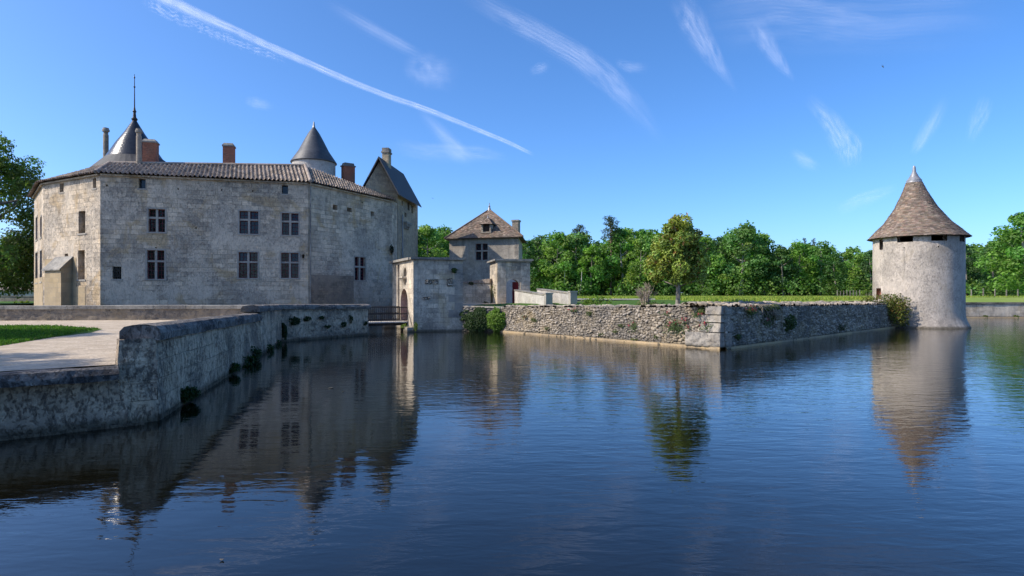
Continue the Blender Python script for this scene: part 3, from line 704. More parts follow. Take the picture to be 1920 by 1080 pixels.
# browner walled-up patch low on the right-hand wall
u0, u1, v0, v1 = fBC.rect(583, 663, 516, 590); mb = MB(); fBC.slab(mb, u0, u1, v0, v1, .002, .012); mb.build('infill_masonry', M['infill'], castle)
# buff ashlar at the foot of the sunny side, with the lean-to
mb = MB(); u0, u1, v0, v1 = fDA.rect(84, 160, 484, 640); um_ = fDA.uv(143, 500)[0]; fDA.slab(mb, u0, um_, -.5, v1, .002, .02); fDA.slab(mb, um_ + .001, u1, -.5, 2.9, .002, .02)
fED.slab(mb, .1, fED.L - .1, -.5, 3.6, .002, .018); mb.build('ashlar_base', M['ochre_stone'], castle)
ur, _ = fDA.uv(136, 500); ul = ur - 2.05; zt = fDA.rect(130, 136, 483, 500)[3]; ze = zt - .75
mb = MB(); q = lambda u, v, o: fDA.pt(u, v, o)
b0 = [q(ul, -.8, .68), q(ur, -.8, .68), q(ur, -.8, .021), q(ul, -.8, .021)]; t0 = [q(ul, ze - .02, .68), q(ur, ze - .02, .68), q(ur, zt - .05, .021), q(ul, zt - .05, .021)]
mb.hexa(b0, t0); lt = mb.build('lean_to', M['ochre_stone'], castle)
mb = MB(); mb.hexa([q(ul - .12, ze - .12, .82), q(ur + .12, ze - .12, .82), q(ur + .12, zt - .02, .02), q(ul - .12, zt - .02, .02)], [q(ul - .12, ze - .03, .82), q(ur + .12, ze - .03, .82), q(ur + .12, zt + .09, .02), q(ul - .12, zt + .09, .02)])
mb.build('roof', M['cope_grey'], lt)
# roofs of canal tile
def eave(F, G, p, z=ZE - .02, o=.38):
    n = (F.n + G.n).normalized() if G else F.n; k = o / max(.5, n.dot(F.n)); return (p[0] + n.x * k, p[1] + n.y * k, z)
eE, eD, eA, eB = eave(Facet(E2, E, 0, 1), fED, E), eave(fED, fDA, D), eave(fDA, fAB, A), eave(fAB, fBC, B)
eC = eave(fBC, None, C); eC = (eC[0], eC[1], ZE - .02); eC2 = eave(fCC, None, (C2[0], C2[1] - .1), ZE)
rA = tuple(at(205, 306.5, 43.6)); rB = tuple(at(572, 311.5, 46.4)); rD = tuple(at(112, 332, 46.5)); rE = (-39.0, 53, 11.1); rC = tuple(at(742, 372.5, 52.0))
canal_roof('roof', eA, eB, rB, rA, castle); canal_roof('roof', eB, eC, rC, rB, castle)
canal_roof('roof', eD, eA, rA, rD, castle); canal_roof('roof', eE, eD, rD, rE, castle)
mb = MB(); cen = (-22, 57, 11.2); ring = [rE, rD, rA, rB, rC] + [(x, y, ZE) for x, y in back] + [(E2[0], E2[1], ZE)]
for p, s in zip(ring, ring[1:] + ring[:1]): mb.add([p, s, cen])
mb.quad(eE, rE, (E2[0], E2[1], ZE), E + (ZE,)); mb.build('roof', M['canal'], castle)
mb = MB(); mb.tube([Vector(eB) + Vector((0, 0, .07)), Vector(rB) + Vector((0, 0, .1))], .12, 8); mb.tube([Vector(rA) + Vector((0, 0, .06)), Vector(rB) + Vector((0, 0, .06))], .11, 8)
mb.tube([Vector(eA) + Vector((0, 0, .07)), Vector(rA) + Vector((0, 0, .08))], .11, 8); mb.build('ridge_tile', M['canal'], castle)
mb = MB()     # stone cornice under the eaves
for F in (fED, fDA, fAB, fBC): F.slab(mb, .05, F.L - .05, ZE - .14, ZE - .03, .002, .15)
mb.build('cornice', M['castle'], castle)

def ring_cone(mb, c, rows, seg=40):
    Rr = [[Vector((c[0] + r * math.cos(2 * math.pi * i / seg), c[1] + r * ys * math.sin(2 * math.pi * i / seg), z)) for i in range(seg)] for r, ys, z in rows]
    for i in range(len(Rr) - 1):
        for k in range(seg):
            m = (k + 1) % seg; r = max(rows[i][0], .3); u0 = 2 * math.pi * r * k / seg; u1 = 2 * math.pi * r * (k + 1) / seg
            mb.quad(Rr[i][k], Rr[i][m], Rr[i + 1][m], Rr[i + 1][k], [(u0, rows[i][2]), (u1, rows[i][2]), (u1, rows[i + 1][2]), (u0, rows[i + 1][2])])
cx, cy = xat(243, 46), 46.6
mb = MB(); ring_cone(mb, (cx, cy), [(2.85, .62, 9.8), (2.85, .62, 11.95)]); tl = mb.build('turret', M['house'], castle, True, True)
mb = MB(); ring_cone(mb, (cx, cy), [(2.9, .62, 11.86), (3.2, .62, 11.86), (3.2, .62, 11.92), (1.98, .8, zat(293, 46))]); mb.build('turret_skirt', M['slate_dark'], tl)
mb = MB(); ring_cone(mb, (cx, cy), [(2.0, .8, zat(293.5, 46)), (1.3, .95, zat(268, 46)), (.7, 1, zat(246, 46)), (.14, 1, zat(222, 46))]); mb.build('turret_roof', M['slate'], tl, True, True)
mb = MB(); mb.lathe((cx, cy, 0), [(.12, 15.6), (.2, 15.75), (.22, 15.82), (.12, 15.95), (.09, 16.3), (.14, 16.4), (.08, 16.5), (.045, 16.75), (.032, 18.0), (.024, 18.9), (.06, 19.0), (.02, 19.1)], 12, cap=True); mb.tube([(cx - .02, cy, 19.0), (cx, cy, 19.25)], .02, 5)
mb.lathe((cx, cy, 0), [(.03, 18.2), (.08, 18.28), (.03, 18.36)], 10); mb.build('finial', M['iron'], tl)
cx, cy = xat(588.5, 50), 50.0; rr = 1.83
mb = MB(); mb.lathe((cx, cy, 0), [(rr - .12, 9.8), (rr - .12, 13.25)], 40); tr = mb.build('turret', M['white_wall'], castle, True, True)
mb = MB(); mb.lathe((cx, cy, 0), [(rr - .1, 13.12), (rr, 13.14), (rr, 13.2), (rr * .66, zat(284, 50)), (rr * .42, zat(264, 50)), (rr * .24, zat(250, 50)), (.05, zat(237, 50))], 40); mb.build('turret_roof', M['slate_matt'], tr, True, True)
mb = MB(); mb.lathe((cx, cy, 0), [(.14, zat(241, 50)), (.09, zat(236, 50)), (.05, zat(229, 50)), (.02, zat(228, 50))], 8, cap=True); mb.build('finial', M['lead'], tr)
# chimneys
def chimney(x0, x1, ytop, Y, zb, mat, cap='slab', dirx=None, deep=.75):
    w = (x1 - x0) / FPX * Y; c = Vector((xat((x0 + x1) / 2, Y), Y, zb)); h = zat(ytop, Y) - zb; mb = MB(); d = dirx or fAB.d; cp = MB()
    if cap == 'round':
        mb.lathe(c, [(w * .42, 0), (w * .42, h - .55), (w * .36, h - .5), (w * .36, h - .3)], 14)
        cp.lathe(c, [(w * .36, h - .32), (w * .56, h - .28), (w * .56, h - .12), (w * .45, h - .08), (w * .45, h), (w * .3, h)], 14, cap=True)
    else:
        mb.box(c, d, (w * .9, deep, h - .28)); k = c + Vector((0, 0, h - .277))
        if cap == 'slab': cp.box(k, d, (w * 1.02, deep * 1.12, .1)); cp.box(k + Vector((0, 0, .103)), d, (w, deep * 1.1, .17), top=.72)
        else: cp.box(k, d, (w * 1.04, deep * 1.14, .1)); cp.box(k + Vector((0, 0, .103)), d, (w * .86, deep * .9, .2), top=.9)
    ch = mb.build('chimney', mat, castle); cp.build('chimney_cap', M['cope_grey'], ch); return ch
chimney(270.5, 295, 262.5, 45.2, 10.6, M['brick'], deep=.8); chimney(419, 440, 269.5, 46.8, 10.8, M['brick'], deep=.7)
chimney(641, 664.5, 307, 50.8, 9.9, M['brick'], 'block', fBC.d.lerp(fAB.d, .5), .62)
chimney(193, 204, 240, 47.6, 10.5, M['parapet'], 'round'); chimney(255, 266, 241.5, 43.9, 11.6, M['parapet'], 'round')
# steep gabled stair tower at the right end
G = [Vector((-12.35, 50.4, 0)), Vector((-9.72, 51.7, 0)), Vector((-9.05, 58.4, 0)), Vector((-11.7, 57.1, 0))]; gz, ga = 11.05, 13.7
mb = MB(); ff = Facet(G[0], G[1], -1, gz); fs = Facet(G[1], G[2], -1, gz); fb = Facet(G[2], G[3], -1, gz); fl = Facet(G[3], G[0], -1, gz)
rs_ = [fs.hole(fs.rect(*a), .25) for a in [(764.0, 767.8, 376.4, 394.6), (771.2, 775, 385.6, 400), (753, 755, 376.4, 385.6), (758.5, 762, 399, 407)]]
for F in (ff, fs, fb, fl): F.build(mb)
mf, mk = (G[0] + G[1]) / 2, (G[2] + G[3]) / 2
mb.add([ff.pt(0, gz), ff.pt(ff.L, gz), (mf.x, mf.y, ga)], [(0, gz), (2.9, gz), (1.45, ga)]); mb.add([fb.pt(0, gz), fb.pt(fb.L, gz), (mk.x, mk.y, ga)])
gt = mb.build('gable_tower', M['gable'], castle)
dr = (mk - mf).normalized(); ac = Vector((dr.y, -dr.x, 0))
mb = MB()
for sgn in (1, -1):
    for th, sh in ((.1, 0),):
        P0 = mf - dr * .55 + Vector((0, 0, ga + .06)); P1 = mk + dr * .3 + Vector((0, 0, ga + .06)); o = ac * sgn * (ff.L / 2 + .28); dz = -(ga - gz) * (ff.L / 2 + .28) / (ff.L / 2)
        fl_ = ac * sgn * .25 + Vector((0, 0, -.12))
        a, b, c_, d_ = P0, P1, P1 + o + Vector((0, 0, dz)), P0 + o + Vector((0, 0, dz)); up = Vector((0, 0, .09))
        mb.hexa([a, b, c_, d_] if sgn < 0 else [d_, c_, b, a], [p + up for p in ([a, b, c_, d_] if sgn < 0 else [d_, c_, b, a])])
mb.build('roof', M['slate_dark'], gt)
mb = MB()
for sgn in (1, -1):
    P0 = mf - dr * .56 + Vector((0, 0, ga - .02)); o = ac * sgn * (ff.L / 2 + .26) + Vector((0, 0, -(ga - gz) * (ff.L / 2 + .26) / (ff.L / 2)))
    mb.hexa([P0, P0 + dr * .06, P0 + o + dr * .06, P0 + o], [p + Vector((0, 0, .16)) for p in (P0, P0 + dr * .06, P0 + o + dr * .06, P0 + o)])
mb.build('bargeboard', M['slate_dark'], gt)
mb = MB()
for k in range(3): u = fs.uv(757 + k * 3, 420)[0]; z = zat(424, 53.5); fs.slab(mb, u, u + .25, z, z + .22, .003, .3); fs.slab(mb, u, u + .25, z - .2, z - .003, .003, .17)
u = fs.uv(757, 420)[0]; fs.slab(mb, u - .1, u + 1.6, zat(424, 53.5) + .223, zat(424, 53.5) + .4, .003, .34); mb.build('corbel', M['cope_grey'], gt)
for u0, u1, v0, v1 in rs_:
    mb = MB(); mb.quad(fs.pt(u0, v0, -.2), fs.pt(u1, v0, -.2), fs.pt(u1, v1, -.2), fs.pt(u0, v1, -.2)); mb.build('window', M['glass'], gt)
mb = MB(); w = 14.0 / FPX * 52.5; c = Vector((xat(725, 52.6), 52.6, 11.6)); h = zat(278.5, 52.6) - 11.6
mb.box(c, dr, (.8, w * .86, h - .45)); ch = mb.build('chimney', M['gable'], castle)
mb = MB(); mb.box(c + Vector((0, 0, h - .447)), dr, (.95, w * 1.08, .13)); mb.box(c + Vector((0, 0, h - .314)), dr, (.8, w * .92, .3)); mb.build('chimney_cap', M['cope_grey'], ch)
mb = MB(); mb.tube([fs.pt(1.2, .3, .09), fs.pt(1.2, 9.3, .09)], .05, 6); mb.build('downpipe', M['lead'], castle)
mb = MB(); mb.tube([fBC.pt(.1, .3, .1), fBC.pt(.1, 9.9, .1)], .05, 6); mb.build('downpipe', M['cope_grey'], castle)

# ------------------------------------------------------------------ outer gatehouse and its footbridge
def arch_fill(F, mb, r, dp, rise=1.0, off=0.0):
    u0, u1, v0, v1 = r; uc, hw = (u0 + u1) / 2, (u1 - u0) / 2; vs = v1 - hw * rise
    pts = [(uc - hw * math.cos(math.pi * k / 16), vs + hw * rise * math.sin(math.pi * k / 16)) for k in range(17)]
    for (a, b), (c, d) in zip(pts, pts[1:]):
        if v1 - max(b, d) > 1e-4 or v1 - min(b, d) > 1e-4: mb.quad(F.pt(a, b, off), F.pt(c, d, off), F.pt(c, v1, off), F.pt(a, v1, off), [(a, b), (c, d), (c, v1), (a, v1)])
        mb.quad(F.pt(a, b, off), F.pt(a, b, off - dp), F.pt(c, d, off - dp), F.pt(c, d, off))
gate = thing('gatehouse', 'small square limestone gatehouse at the end of the footbridge with a red arched door', 'gatehouse')
g0, g1, g2, g3 = (xat(736, 44), 44.0), (xat(775, 38.7), 38.7), (xat(868, 39.6), 39.6), (-4.1, 45.9)
z_t = 4.62
fl, ff, fr, fb = Facet(g0, g1, -1, z_t), Facet(g1, g2, -1, z_t), Facet(g2, g3, -1, z_t), Facet(g3, g0, -1, z_t)
mb = MB(); door = fl.hole(fl.rect(751.0, 764.6, 541.5, 600.5), .6); slot = fl.hole(fl.rect(745.5, 749.3, 496, 600), .22); nich = fl.hole(fl.rect(756.8, 762.2, 501.5, 518), .2)
o = 0
for F in (fl, ff, fr, fb): F.build(mb, o); o += F.L + .3
arch_fill(fl, mb, door, .6, 1.0); arch_fill(fl, mb, nich, .2, 1.0)
for r, dp in ((slot, .219), (nich, .199)): mb.quad(*[fl.pt(u, v, -dp) for u, v in ((r[0], r[2]), (r[1], r[2]), (r[1], r[3]), (r[0], r[3]))])
mb.add([(p[0], p[1], z_t) for p in (g0, g1, g2, g3)])
mb.build('wall', M['gate'], gate)
mb = MB(); u = (nich[0] + nich[1]) / 2; v = nich[2]
mb.hexa([fl.pt(u - .05, v - .55, .05), fl.pt(u + .05, v - .55, .05), fl.pt(u + .05, v - .55, .003), fl.pt(u - .05, v - .55, .003)], [fl.pt(u - .42, v - .12, .3), fl.pt(u + .42, v - .12, .3), fl.pt(u + .42, v - .12, .003), fl.pt(u - .42, v - .12, .003)])
fl.slab(mb, u - .46, u + .46, v - .118, v - .02, .003, .33); mb.build('bracket', M['gate'], gate)
mb = MB(); u0, u1, v0, v1 = door; n = 7
for k in range(n):
    a, b = u0 + (u1 - u0) * k / n, u0 + (u1 - u0) * (k + 1) / n; fl.slab(mb, a + .006, b - .006, v0 + .02, v1 - .01, -.59, -.53 + .01 * (k % 2))
dd = mb.build('door', M['door'], gate)
for v in (v0 + .4, v0 + 1.5): mb = MB(); fl.slab(mb, u0 + .05, u1 - .2, v, v + .06, -.519, -.5); mb.build('hinge', M['iron'], dd)
def flat_coping(F, mb, z, o=.22, h=.24, seed=0):
    u = -o
    rs = random.Random(seed)
    while u < F.L + o - .05:
        w = min(rs.uniform(.55, .95), F.L + o - u); F.slab(mb, u + .008, u + w - .008, z + .003, z + h * rs.uniform(.8, 1.1), -.45, o + rs.uniform(-.03, .03)); u += w
for (x0, x1, y0, y1) in ((797, 822, 524, 533), (792, 806, 557, 562), (838, 848, 522, 537)): u0, u1, v0, v1 = ff.rect(x0, x1, y0, y1); rubble_panel('exposed_masonry', ff.pt(u0, v0, .004), ff.pt(u1, v0, .004), ff.pt(u1, v1, .004), ff.pt(u0, v1, .004), gate, (.26, .11), .03, .05, int(x0))
mb = MB()     # paler dressed blocks up the right-hand corner of the shaded face
for i in range(7): z = .9 + i * .5; w = (.95, .55)[i % 2]; ff.slab(mb, ff.L - w, ff.L - .004, z, z + .485, .003, .016)
mb.build('quoin', M['quoin'], gate)
mb = MB(); flat_coping(ff, mb, z_t + .004, .2, .15, 3); fl.slab(mb, -.2, fl.L - .46, z_t + .003, z_t + .16, -.44, .22); mb.build('coping', M['cope_grey'], gate)
# pier under the bridge, bridge deck, railings
dn = fl.n; db = Vector((fl.d.x, fl.d.y, 0)); nb = Vector((dn.x, dn.y, 0)); base = fl.pt((door[0] + door[1]) / 2, .62)
bridge = thing('footbridge', 'short plank footbridge with black iron railings leading to the red door', 'footbridge')
hw = 1.0; Lb = 3.6
P = lambda a, o, z: base + nb * a + db * o + Vector((0, 0, z))
mb = MB(); n = 20
for k in range(n):
    a, b = .01 + Lb * k / n + .015, .01 + Lb * (k + 1) / n - .015; mb.hexa([P(a, hw + .06, -.075), P(b, hw + .06, -.075), P(b, -hw - .06, -.075), P(a, -hw - .06, -.075)], [P(a, hw + .06, 0), P(b, hw + .06, 0), P(b, -hw - .06, 0), P(a, -hw - .06, 0)])
mb.build('deck', M['plank'], bridge)
for s in (1, -1):
    mb = MB(); mb.hexa([P(.01, s * .8 + .1, -.26), P(Lb, s * .8 + .1, -.26), P(Lb, s * .8 - .1, -.26), P(.01, s * .8 - .1, -.26)], [P(.01, s * .8 + .1, -.078), P(Lb, s * .8 + .1, -.078), P(Lb, s * .8 - .1, -.078), P(.01, s * .8 - .1, -.078)]); mb.build('beam', M['dark_wood'], bridge)
    mb = MB(); o = s * hw
    for z in (.93, .5, .08): mb.tube([P(.05, o, z), P(Lb - .1, o, z)], .032, 6)
    for k in range(27): a = .06 + (Lb - .2) * k / 26; mb.tube([P(a, o, .0), P(a, o, .93)], .028 if k % 13 == 0 else .018, 5)
    if s == 1: mb.tube([P(.05, o, .9), P(.05, o + 1.5, -.5)], .022, 5)
    mb.build('railing', M['iron'], bridge)
for a in ((.0, .75, -1, .33, .003, .75), (fl.L - 1.0, fl.L, -1, .3, .003, .4)): mb = MB(); fl.slab(mb, *a); mb.build('pier', M['gate'], bridge)

# ------------------------------------------------------------------ inner gateway, curtain wall, ramp walls
ig = thing('gateway', 'slim limestone gateway with a moulded top and an open arch before the manor house', 'gateway')
h0, h1, h2 = (xat(918.6, 51.8), 51.8), (xat(932, 48), 48.0), (xat(994, 48.5), 48.5)
zt = zat(489, 48); fl2, ff2 = Facet(h0, h1, 1.2, zt), Facet(h1, h2, 1.2, zt)
arc = ff2.hole((ff2.rect(949.4, 973, 523.5, 560)[0], ff2.rect(949.4, 973, 523.5, 560)[1], 1.62, zat(523.5, 48.2)), .7)
mb = MB(); fl2.build(mb); ff2.build(mb, 4.2); arch_fill(ff2, mb, arc, .7, .95)
bk0 = ff2.pt(0.02, 0, -.7); bk1 = ff2.pt(ff2.L, 0, -.7)
Fb = Facet((bk1.x, bk1.y), (bk0.x, bk0.y), 1.2, zt); Fb.hole((Fb.L - arc[1] + .01, Fb.L - arc[0] + .01, arc[2], arc[3]), .01); Fb.build(mb, 9)
fr_ = Facet(h2, (bk1.x, bk1.y), 1.2, zt); fr_.build(mb)
a, b = fl2.pt(0, 0), fl2.pt(fl2.L, 0); i0, i1 = fl2.pt(0, 0, -.5), fl2.pt(fl2.L - .72, 0, -.5)
Facet((i1.x, i1.y), (i0.x, i0.y), 1.2, zt).build(mb); mb.quad(*[Vector((p.x, p.y, zt)) for p in (a, b, i1, i0)]); mb.quad(*[Vector((p.x, p.y, zt - .002)) for p in (ff2.pt(0, 0), ff2.pt(ff2.L, 0), bk1, bk0)])
mb.build('wall', M['gate'], ig)
mb = MB()
u0, u1, v0, v1 = arc
for a, b in ((.02, u0 - .06), (u1 + .12, ff2.L - .02)): ff2.slab(mb, a, b, 1.25, zt - .12, .003, .06)
mb.build('pilaster', M['gate'], ig)
mb = MB(); flat_coping(ff2, mb, zt + .002, .24, .14, 5); fl2.slab(mb, -.2, fl2.L - .46, zt + .003, zt + .14, -.5, .24); ff2.slab(mb, -.12, ff2.L + .12, zt - .1, zt, .052, .13); mb.build('coping', M['cope_grey'], ig)
mb = MB(); q = ff2.pt(u1 - .03, 0, -.2); e = ff2.d * -.28 - ff2.n * .85; d_ = Vector((e.x, e.y, 0)).normalized()
c = q + Vector((e.x, e.y, 0)) / 2; mb.box((c.x, c.y, 1.64), (d_.x, d_.y), (.9, .06, v1 - 1.85)); mb.build('door', M['door'], ig)
mb = MB(); sh = ff2.pt(ff2.L * .5 - .02, zat(503, 48)); 
for k in range(8):
    t = k / 8 * math.pi; mb.tube([sh + Vector((.24 * math.cos(t), -.03, -.25 * math.sin(t) + .12)), sh + Vector((.24 * math.cos(t + .39), -.03, -.25 * math.sin(t + .39) + .12))], .03, 5)
mb.tube([sh + Vector((-.24, -.03, .12)), sh + Vector((.24, -.03, .12))], .03, 5); mb.build('shield', M['gate'], ig)
yw = thing('yard_wall', 'pale courtyard wall glimpsed through the gateway arch', 'wall')
mb = MB(); Fy = Facet((-.9, 57.0), (1.3, 55.6), 1.4, 4.2); Fy.slab(mb, 0, Fy.L, 1.4, 4.2, -.4, 0); mb.build('masonry', M['white_wall'], yw)
cw = thing('curtain_wall', 'low limestone wall with a tiled top linking the two gatehouses', 'wall')
Fc = Facet((xat(862, 51.2), 51.2), (xat(919.5, 50.2), 50.2), 1.2, zat(531, 51)); mb = MB(); Fc.slab(mb, 0, Fc.L, 1.2, zat(531, 51), -.5, 0); mb.build('masonry', M['gate'], cw)
z = zat(531, 51); mb = MB()
for k in range(11): a = Fc.L * k / 11; s = .28 * k / 11; Fc.slab(mb, a + .01, a + Fc.L / 11 - .01, z + .003, z + .1 + s, -.6, .12)
mb.build('coping', M['canal'], cw)
def ramp(name, label, p, q, zp, zq, pier):
    t = thing(name, label, 'parapet'); F = Facet(p, q, 1.3, 2)
    m = MB(); m.hexa([F.pt(0, 1.3, 0), F.pt(F.L, 1.3, 0), F.pt(F.L, 1.3, -.36), F.pt(0, 1.3, -.36)], [F.pt(0, zp, 0), F.pt(F.L, zq, 0), F.pt(F.L, zq, -.36), F.pt(0, zp, -.36)]); m.build('masonry', M['white_wall'], t)
    m = MB(); m.hexa([F.pt(0, zp + .003, .05), F.pt(F.L, zq + .003, .05), F.pt(F.L, zq + .003, -.42), F.pt(0, zp + .003, -.42)], [F.pt(0, zp + .09, .05), F.pt(F.L, zq + .09, .05), F.pt(F.L, zq + .09, -.42), F.pt(0, zp + .09, -.42)]); m.build('coping', M['cope_grey'], t)
    m = MB(); c = F.pt(F.L + .23, 1.2, -.18); m.box(c, F.d, (.42, .46, zq - 1.1)); m.box(c + Vector((0, 0, zq - 1.097)), F.d, (.5, .54, .09)); m.build('pier', M['mullion'], t); return t
ramp('ramp_parapet', 'nearer sloping whitewashed parapet of the gateway ramp, ending in a square pier', (xat(965, 47.2), 47.2), (xat(1021, 40.3), 40.3), zat(545, 47.2), zat(554, 40.3), True)
ramp('ramp_parapet', 'farther sloping whitewashed parapet of the gateway ramp, with a small hole in it', (xat(1007, 47.6), 47.6), (xat(1067, 40.0), 40.0), zat(543, 47.6), zat(551, 40.0), True)

# ------------------------------------------------------------------ manor house behind the gateway
house = thing('manor_house', 'square stone house with a steep brown tiled pyramid roof behind the gateway', 'house')
k0, k1, k2, k3 = (xat(842.4, 60.2), 60.2), (xat(972.7, 58.2), 58.2), (xat(979.3, 64.5), 64.5), (-5.6, 66.6)
zh = 7.85; F0, F1, F2, F3 = Facet(k0, k1, 1, zh), Facet(k1, k2, 1, zh), Facet(k2, k3, 1, zh), Facet(k3, k0, 1, zh)
wr = F0.hole(F0.rect(891.8, 914.4, 456.8, 487.4), .3); mb = MB(); o = 0
for F in (F0, F1, F2, F3): F.build(mb, o); o += 8
mb.build('wall', M['house'], house); cross_window(F0, house, wr, False, .56)
mb = MB(); F0.slab(mb, F0.L - .42, F0.L - .002, 1, zh - .01, .002, .02); mb.build('quoin', M['gate'], house)
ov = .42
def cor(p, Fa, Fb_, z): n = (Fa.n + Fb_.n).normalized(); s = ov / max(.4, n.dot(Fa.n)); return Vector((p[0] + n.x * s, p[1] + n.y * s, z))
c0, c1, c2, c3 = cor(k0, F3, F0, zh - .02), cor(k1, F0, F1, zh - .02), cor(k2, F1, F2, zh - .02), cor(k3, F2, F3, zh - .02); ap = Vector((xat(917.6, 62.3), 62.3, zat(393, 62.3)))
mb = MB()
for a, b in ((c0, c1), (c1, c2), (c2, c3), (c3, c0)):
    ta, tb = a.lerp(ap, .985), b.lerp(ap, .985); tile_slope(mb, a, b, tb, ta, .2, .135); mb.quad(a - Vector((0, 0, .05)), b - Vector((0, 0, .05)), tb - Vector((0, 0, .03)), ta - Vector((0, 0, .03)), None, (.5, .5, .5))
for c in (c0, c1, c2): mb.tube([c + Vector((0, 0, .03)), ap], .09, 6, (.9, .85, .8))
mb.add([c0 - Vector((0, 0, .06)), c1 - Vector((0, 0, .06)), c2 - Vector((0, 0, .06)), c3 - Vector((0, 0, .06))], None, (.4, .35, .3)); rf = mb.build('roof', M['flat_tile'], house)
mb = MB(); mb.lathe((ap.x, ap.y, ap.z - .15), [(.24, 0), (.14, .2), (.09, .4), (.11, .5), (.05, .58), (.03, .85)], 10, cap=True); mb.build('finial', M['lead'], rf)
# dormer
t = MB(); n0, d0 = Vector((F0.n.x, F0.n.y, 0)), F0.d; dc = Vector((xat(912, 59.3), 59.3, zat(435, 59.3))); w, hh = .42, .82
X = lambda a, o, z: dc + Vector((d0.x, d0.y, 0)) * a + n0 * o + Vector((0, 0, z))
for s in (-1, 1): t.hexa([X(s * w - .07, .1, 0), X(s * w + .07, .1, 0), X(s * w + .07, -1.1, 0), X(s * w - .07, -1.1, 0)], [X(s * w - .07, .1, hh), X(s * w + .07, .1, hh), X(s * w + .07, -1.1, hh), X(s * w - .07, -1.1, hh)])
t.hexa([X(-w - .12, .15, -.1), X(w + .12, .15, -.1), X(w + .12, -.4, -.1), X(-w - .12, -.4, -.1)], [X(-w - .12, .15, -.003), X(w + .12, .15, -.003), X(w + .12, -.4, -.003), X(-w - .12, -.4, -.003)])
dm = t.build('dormer', M['gate'], house)
t = MB(); t.quad(X(-w + .07, -.12, 0), X(w - .07, -.12, 0), X(w - .07, -.12, hh), X(-w + .07, -.12, hh)); t.build('shutter', M['dark_wood'], dm)
t = MB(); tp = X(0, -.45, hh + .62); e = [X(-w - .28, .3, hh - .06), X(w + .28, .3, hh - .06), X(w + .2, -1.6, hh), X(-w - .2, -1.6, hh)]; bk_ = X(0, -1.9, hh + .62)
for a, b, c, d in ((e[0], e[1], tp + Vector((.03, 0, 0)), tp - Vector((.03, 0, 0))), (e[1], e[2], bk_, tp), (e[3], e[0], tp, bk_)): tile_slope(t, a, b, c, d, .16, .12, .3); t.quad(a, b, c, d, None, (.5, .5, .5))
t.quad(*[p - Vector((0, 0, .03)) for p in e], None, (.4, .35, .3)); t.build('dormer_roof', M['flat_tile'], dm)
t = MB(); t.lathe(tp - Vector((0, 0, .05)), [(.08, 0), (.04, .15), (.02, .3)], 8, cap=True); t.build('finial', M['lead'], dm)
t = MB(); c = Vector((xat(967.8, 59.8), 59.8, 7.4)); t.box(c, F0.d, (.62, .75, zat(416, 59.8) - 7.4)); ch = t.build('chimney', M['parapet'], house)
t = MB(); t.box(c + Vector((0, 0, zat(416, 59.8) - 7.397)), F0.d, (.74, .88, .16)); t.build('chimney_cap', M['cope_grey'], ch)

# ------------------------------------------------------------------ round tower
tower = thing('round_tower', 'squat round tower with a flared brown tiled cone roof standing in the moat', 'tower')
an = math.radians(33.7); dd = 54.4; TX, TY, TR = dd * math.sin(an), dd * math.cos(an), 2.88; lean = (-.25, 0); TH0 = math.atan2(-TY, -TX)
def t_hit(px):
    k = (px - 960) / FPX; dx, dy = k / math.hypot(k, 1), 1 / math.hypot(k, 1); b = TX * dx + TY * dy; q = b * b - (TX * TX + TY * TY - TR * TR); s = b - math.sqrt(max(q, 0)); return (math.atan2(dy * s - TY, dx * s - TX) - TH0 + math.pi) % (2 * math.pi) - math.pi, dy * s
op = []
for x0, x1, y0, y1, kind in [(1682, 1712, 436, 454, 'slot'), (1746, 1776, 434, 451.5, 'slot'), (1799.5, 1808.5, 432, 453, 'slot'), (1649, 1655.8, 449, 468.5, 'slot'), (1643, 1652, 540.5, 561, 'door'), (1694, 1696.2, 463.5, 465.7, 'hole'), (1758.5, 1760.7, 461, 463.5, 'hole'), (1688, 1690, 549, 551, 'hole')]:
    a0, Ya = t_hit(x0); a1, Yb = t_hit(x1); Y = (Ya + Yb) / 2; op.append((min(a0, a1), max(a0, a1), zat(y1, Y), min(zat(y0, Y), 6.54), kind))
N = 96; angs = sorted({round(-math.pi + 2 * math.pi * i / N, 5) for i in range(N + 1)} | {round(o[0], 5) for o in op} | {round(o[1], 5) for o in op})
zs = sorted({-1.0, 0.0, .25, .5, .8, 1.2, 6.57} | {round(o[2], 4) for o in op} | {round(o[3], 4) for o in op})
def RR(z): return TR + .34 * max(0, (1.0 - max(z, 0)) / 1.0) ** 1.7
TP = lambda a, z, r=0: Vector((TX + (RR(z) + r) * math.cos(a + TH0), TY + (RR(z) + r) * math.sin(a + TH0), z))
mb = MB()
for a, b in zip(angs, angs[1:]):
    if b - a < 1e-4: continue
    for c, e in zip(zs, zs[1:]):
        am, cm = (a + b) / 2, (c + e) / 2
        if any(o[0] < am < o[1] and o[2] < cm < o[3] for o in op): continue
        mb.quad(TP(a, c), TP(b, c), TP(b, e), TP(a, e), [(a * TR, c), (b * TR, c), (b * TR, e), (a * TR, e)])
for a, b, c, e, kd in op:
    for (p, q), (r, s) in (((a, c), (b, c)), ((b, c), (b, e)), ((b, e), (a, e)), ((a, e), (a, c))): mb.quad(TP(p, q), TP(p, q, -.4), TP(r, s, -.4), TP(r, s))
mb.build('wall', M['tower'], tower, True, True)
for o in tower.children:
    for pl in o.data.polygons: pl.use_smooth = abs(pl.normal.z) < .3
a, b, c, e, kd = op[4]; mb = MB(); mb.quad(TP(a, c, -.3), TP(b, c, -.3), TP(b, e, -.3), TP(a, e, -.3)); mb.build('door', M['rust_door'], tower)
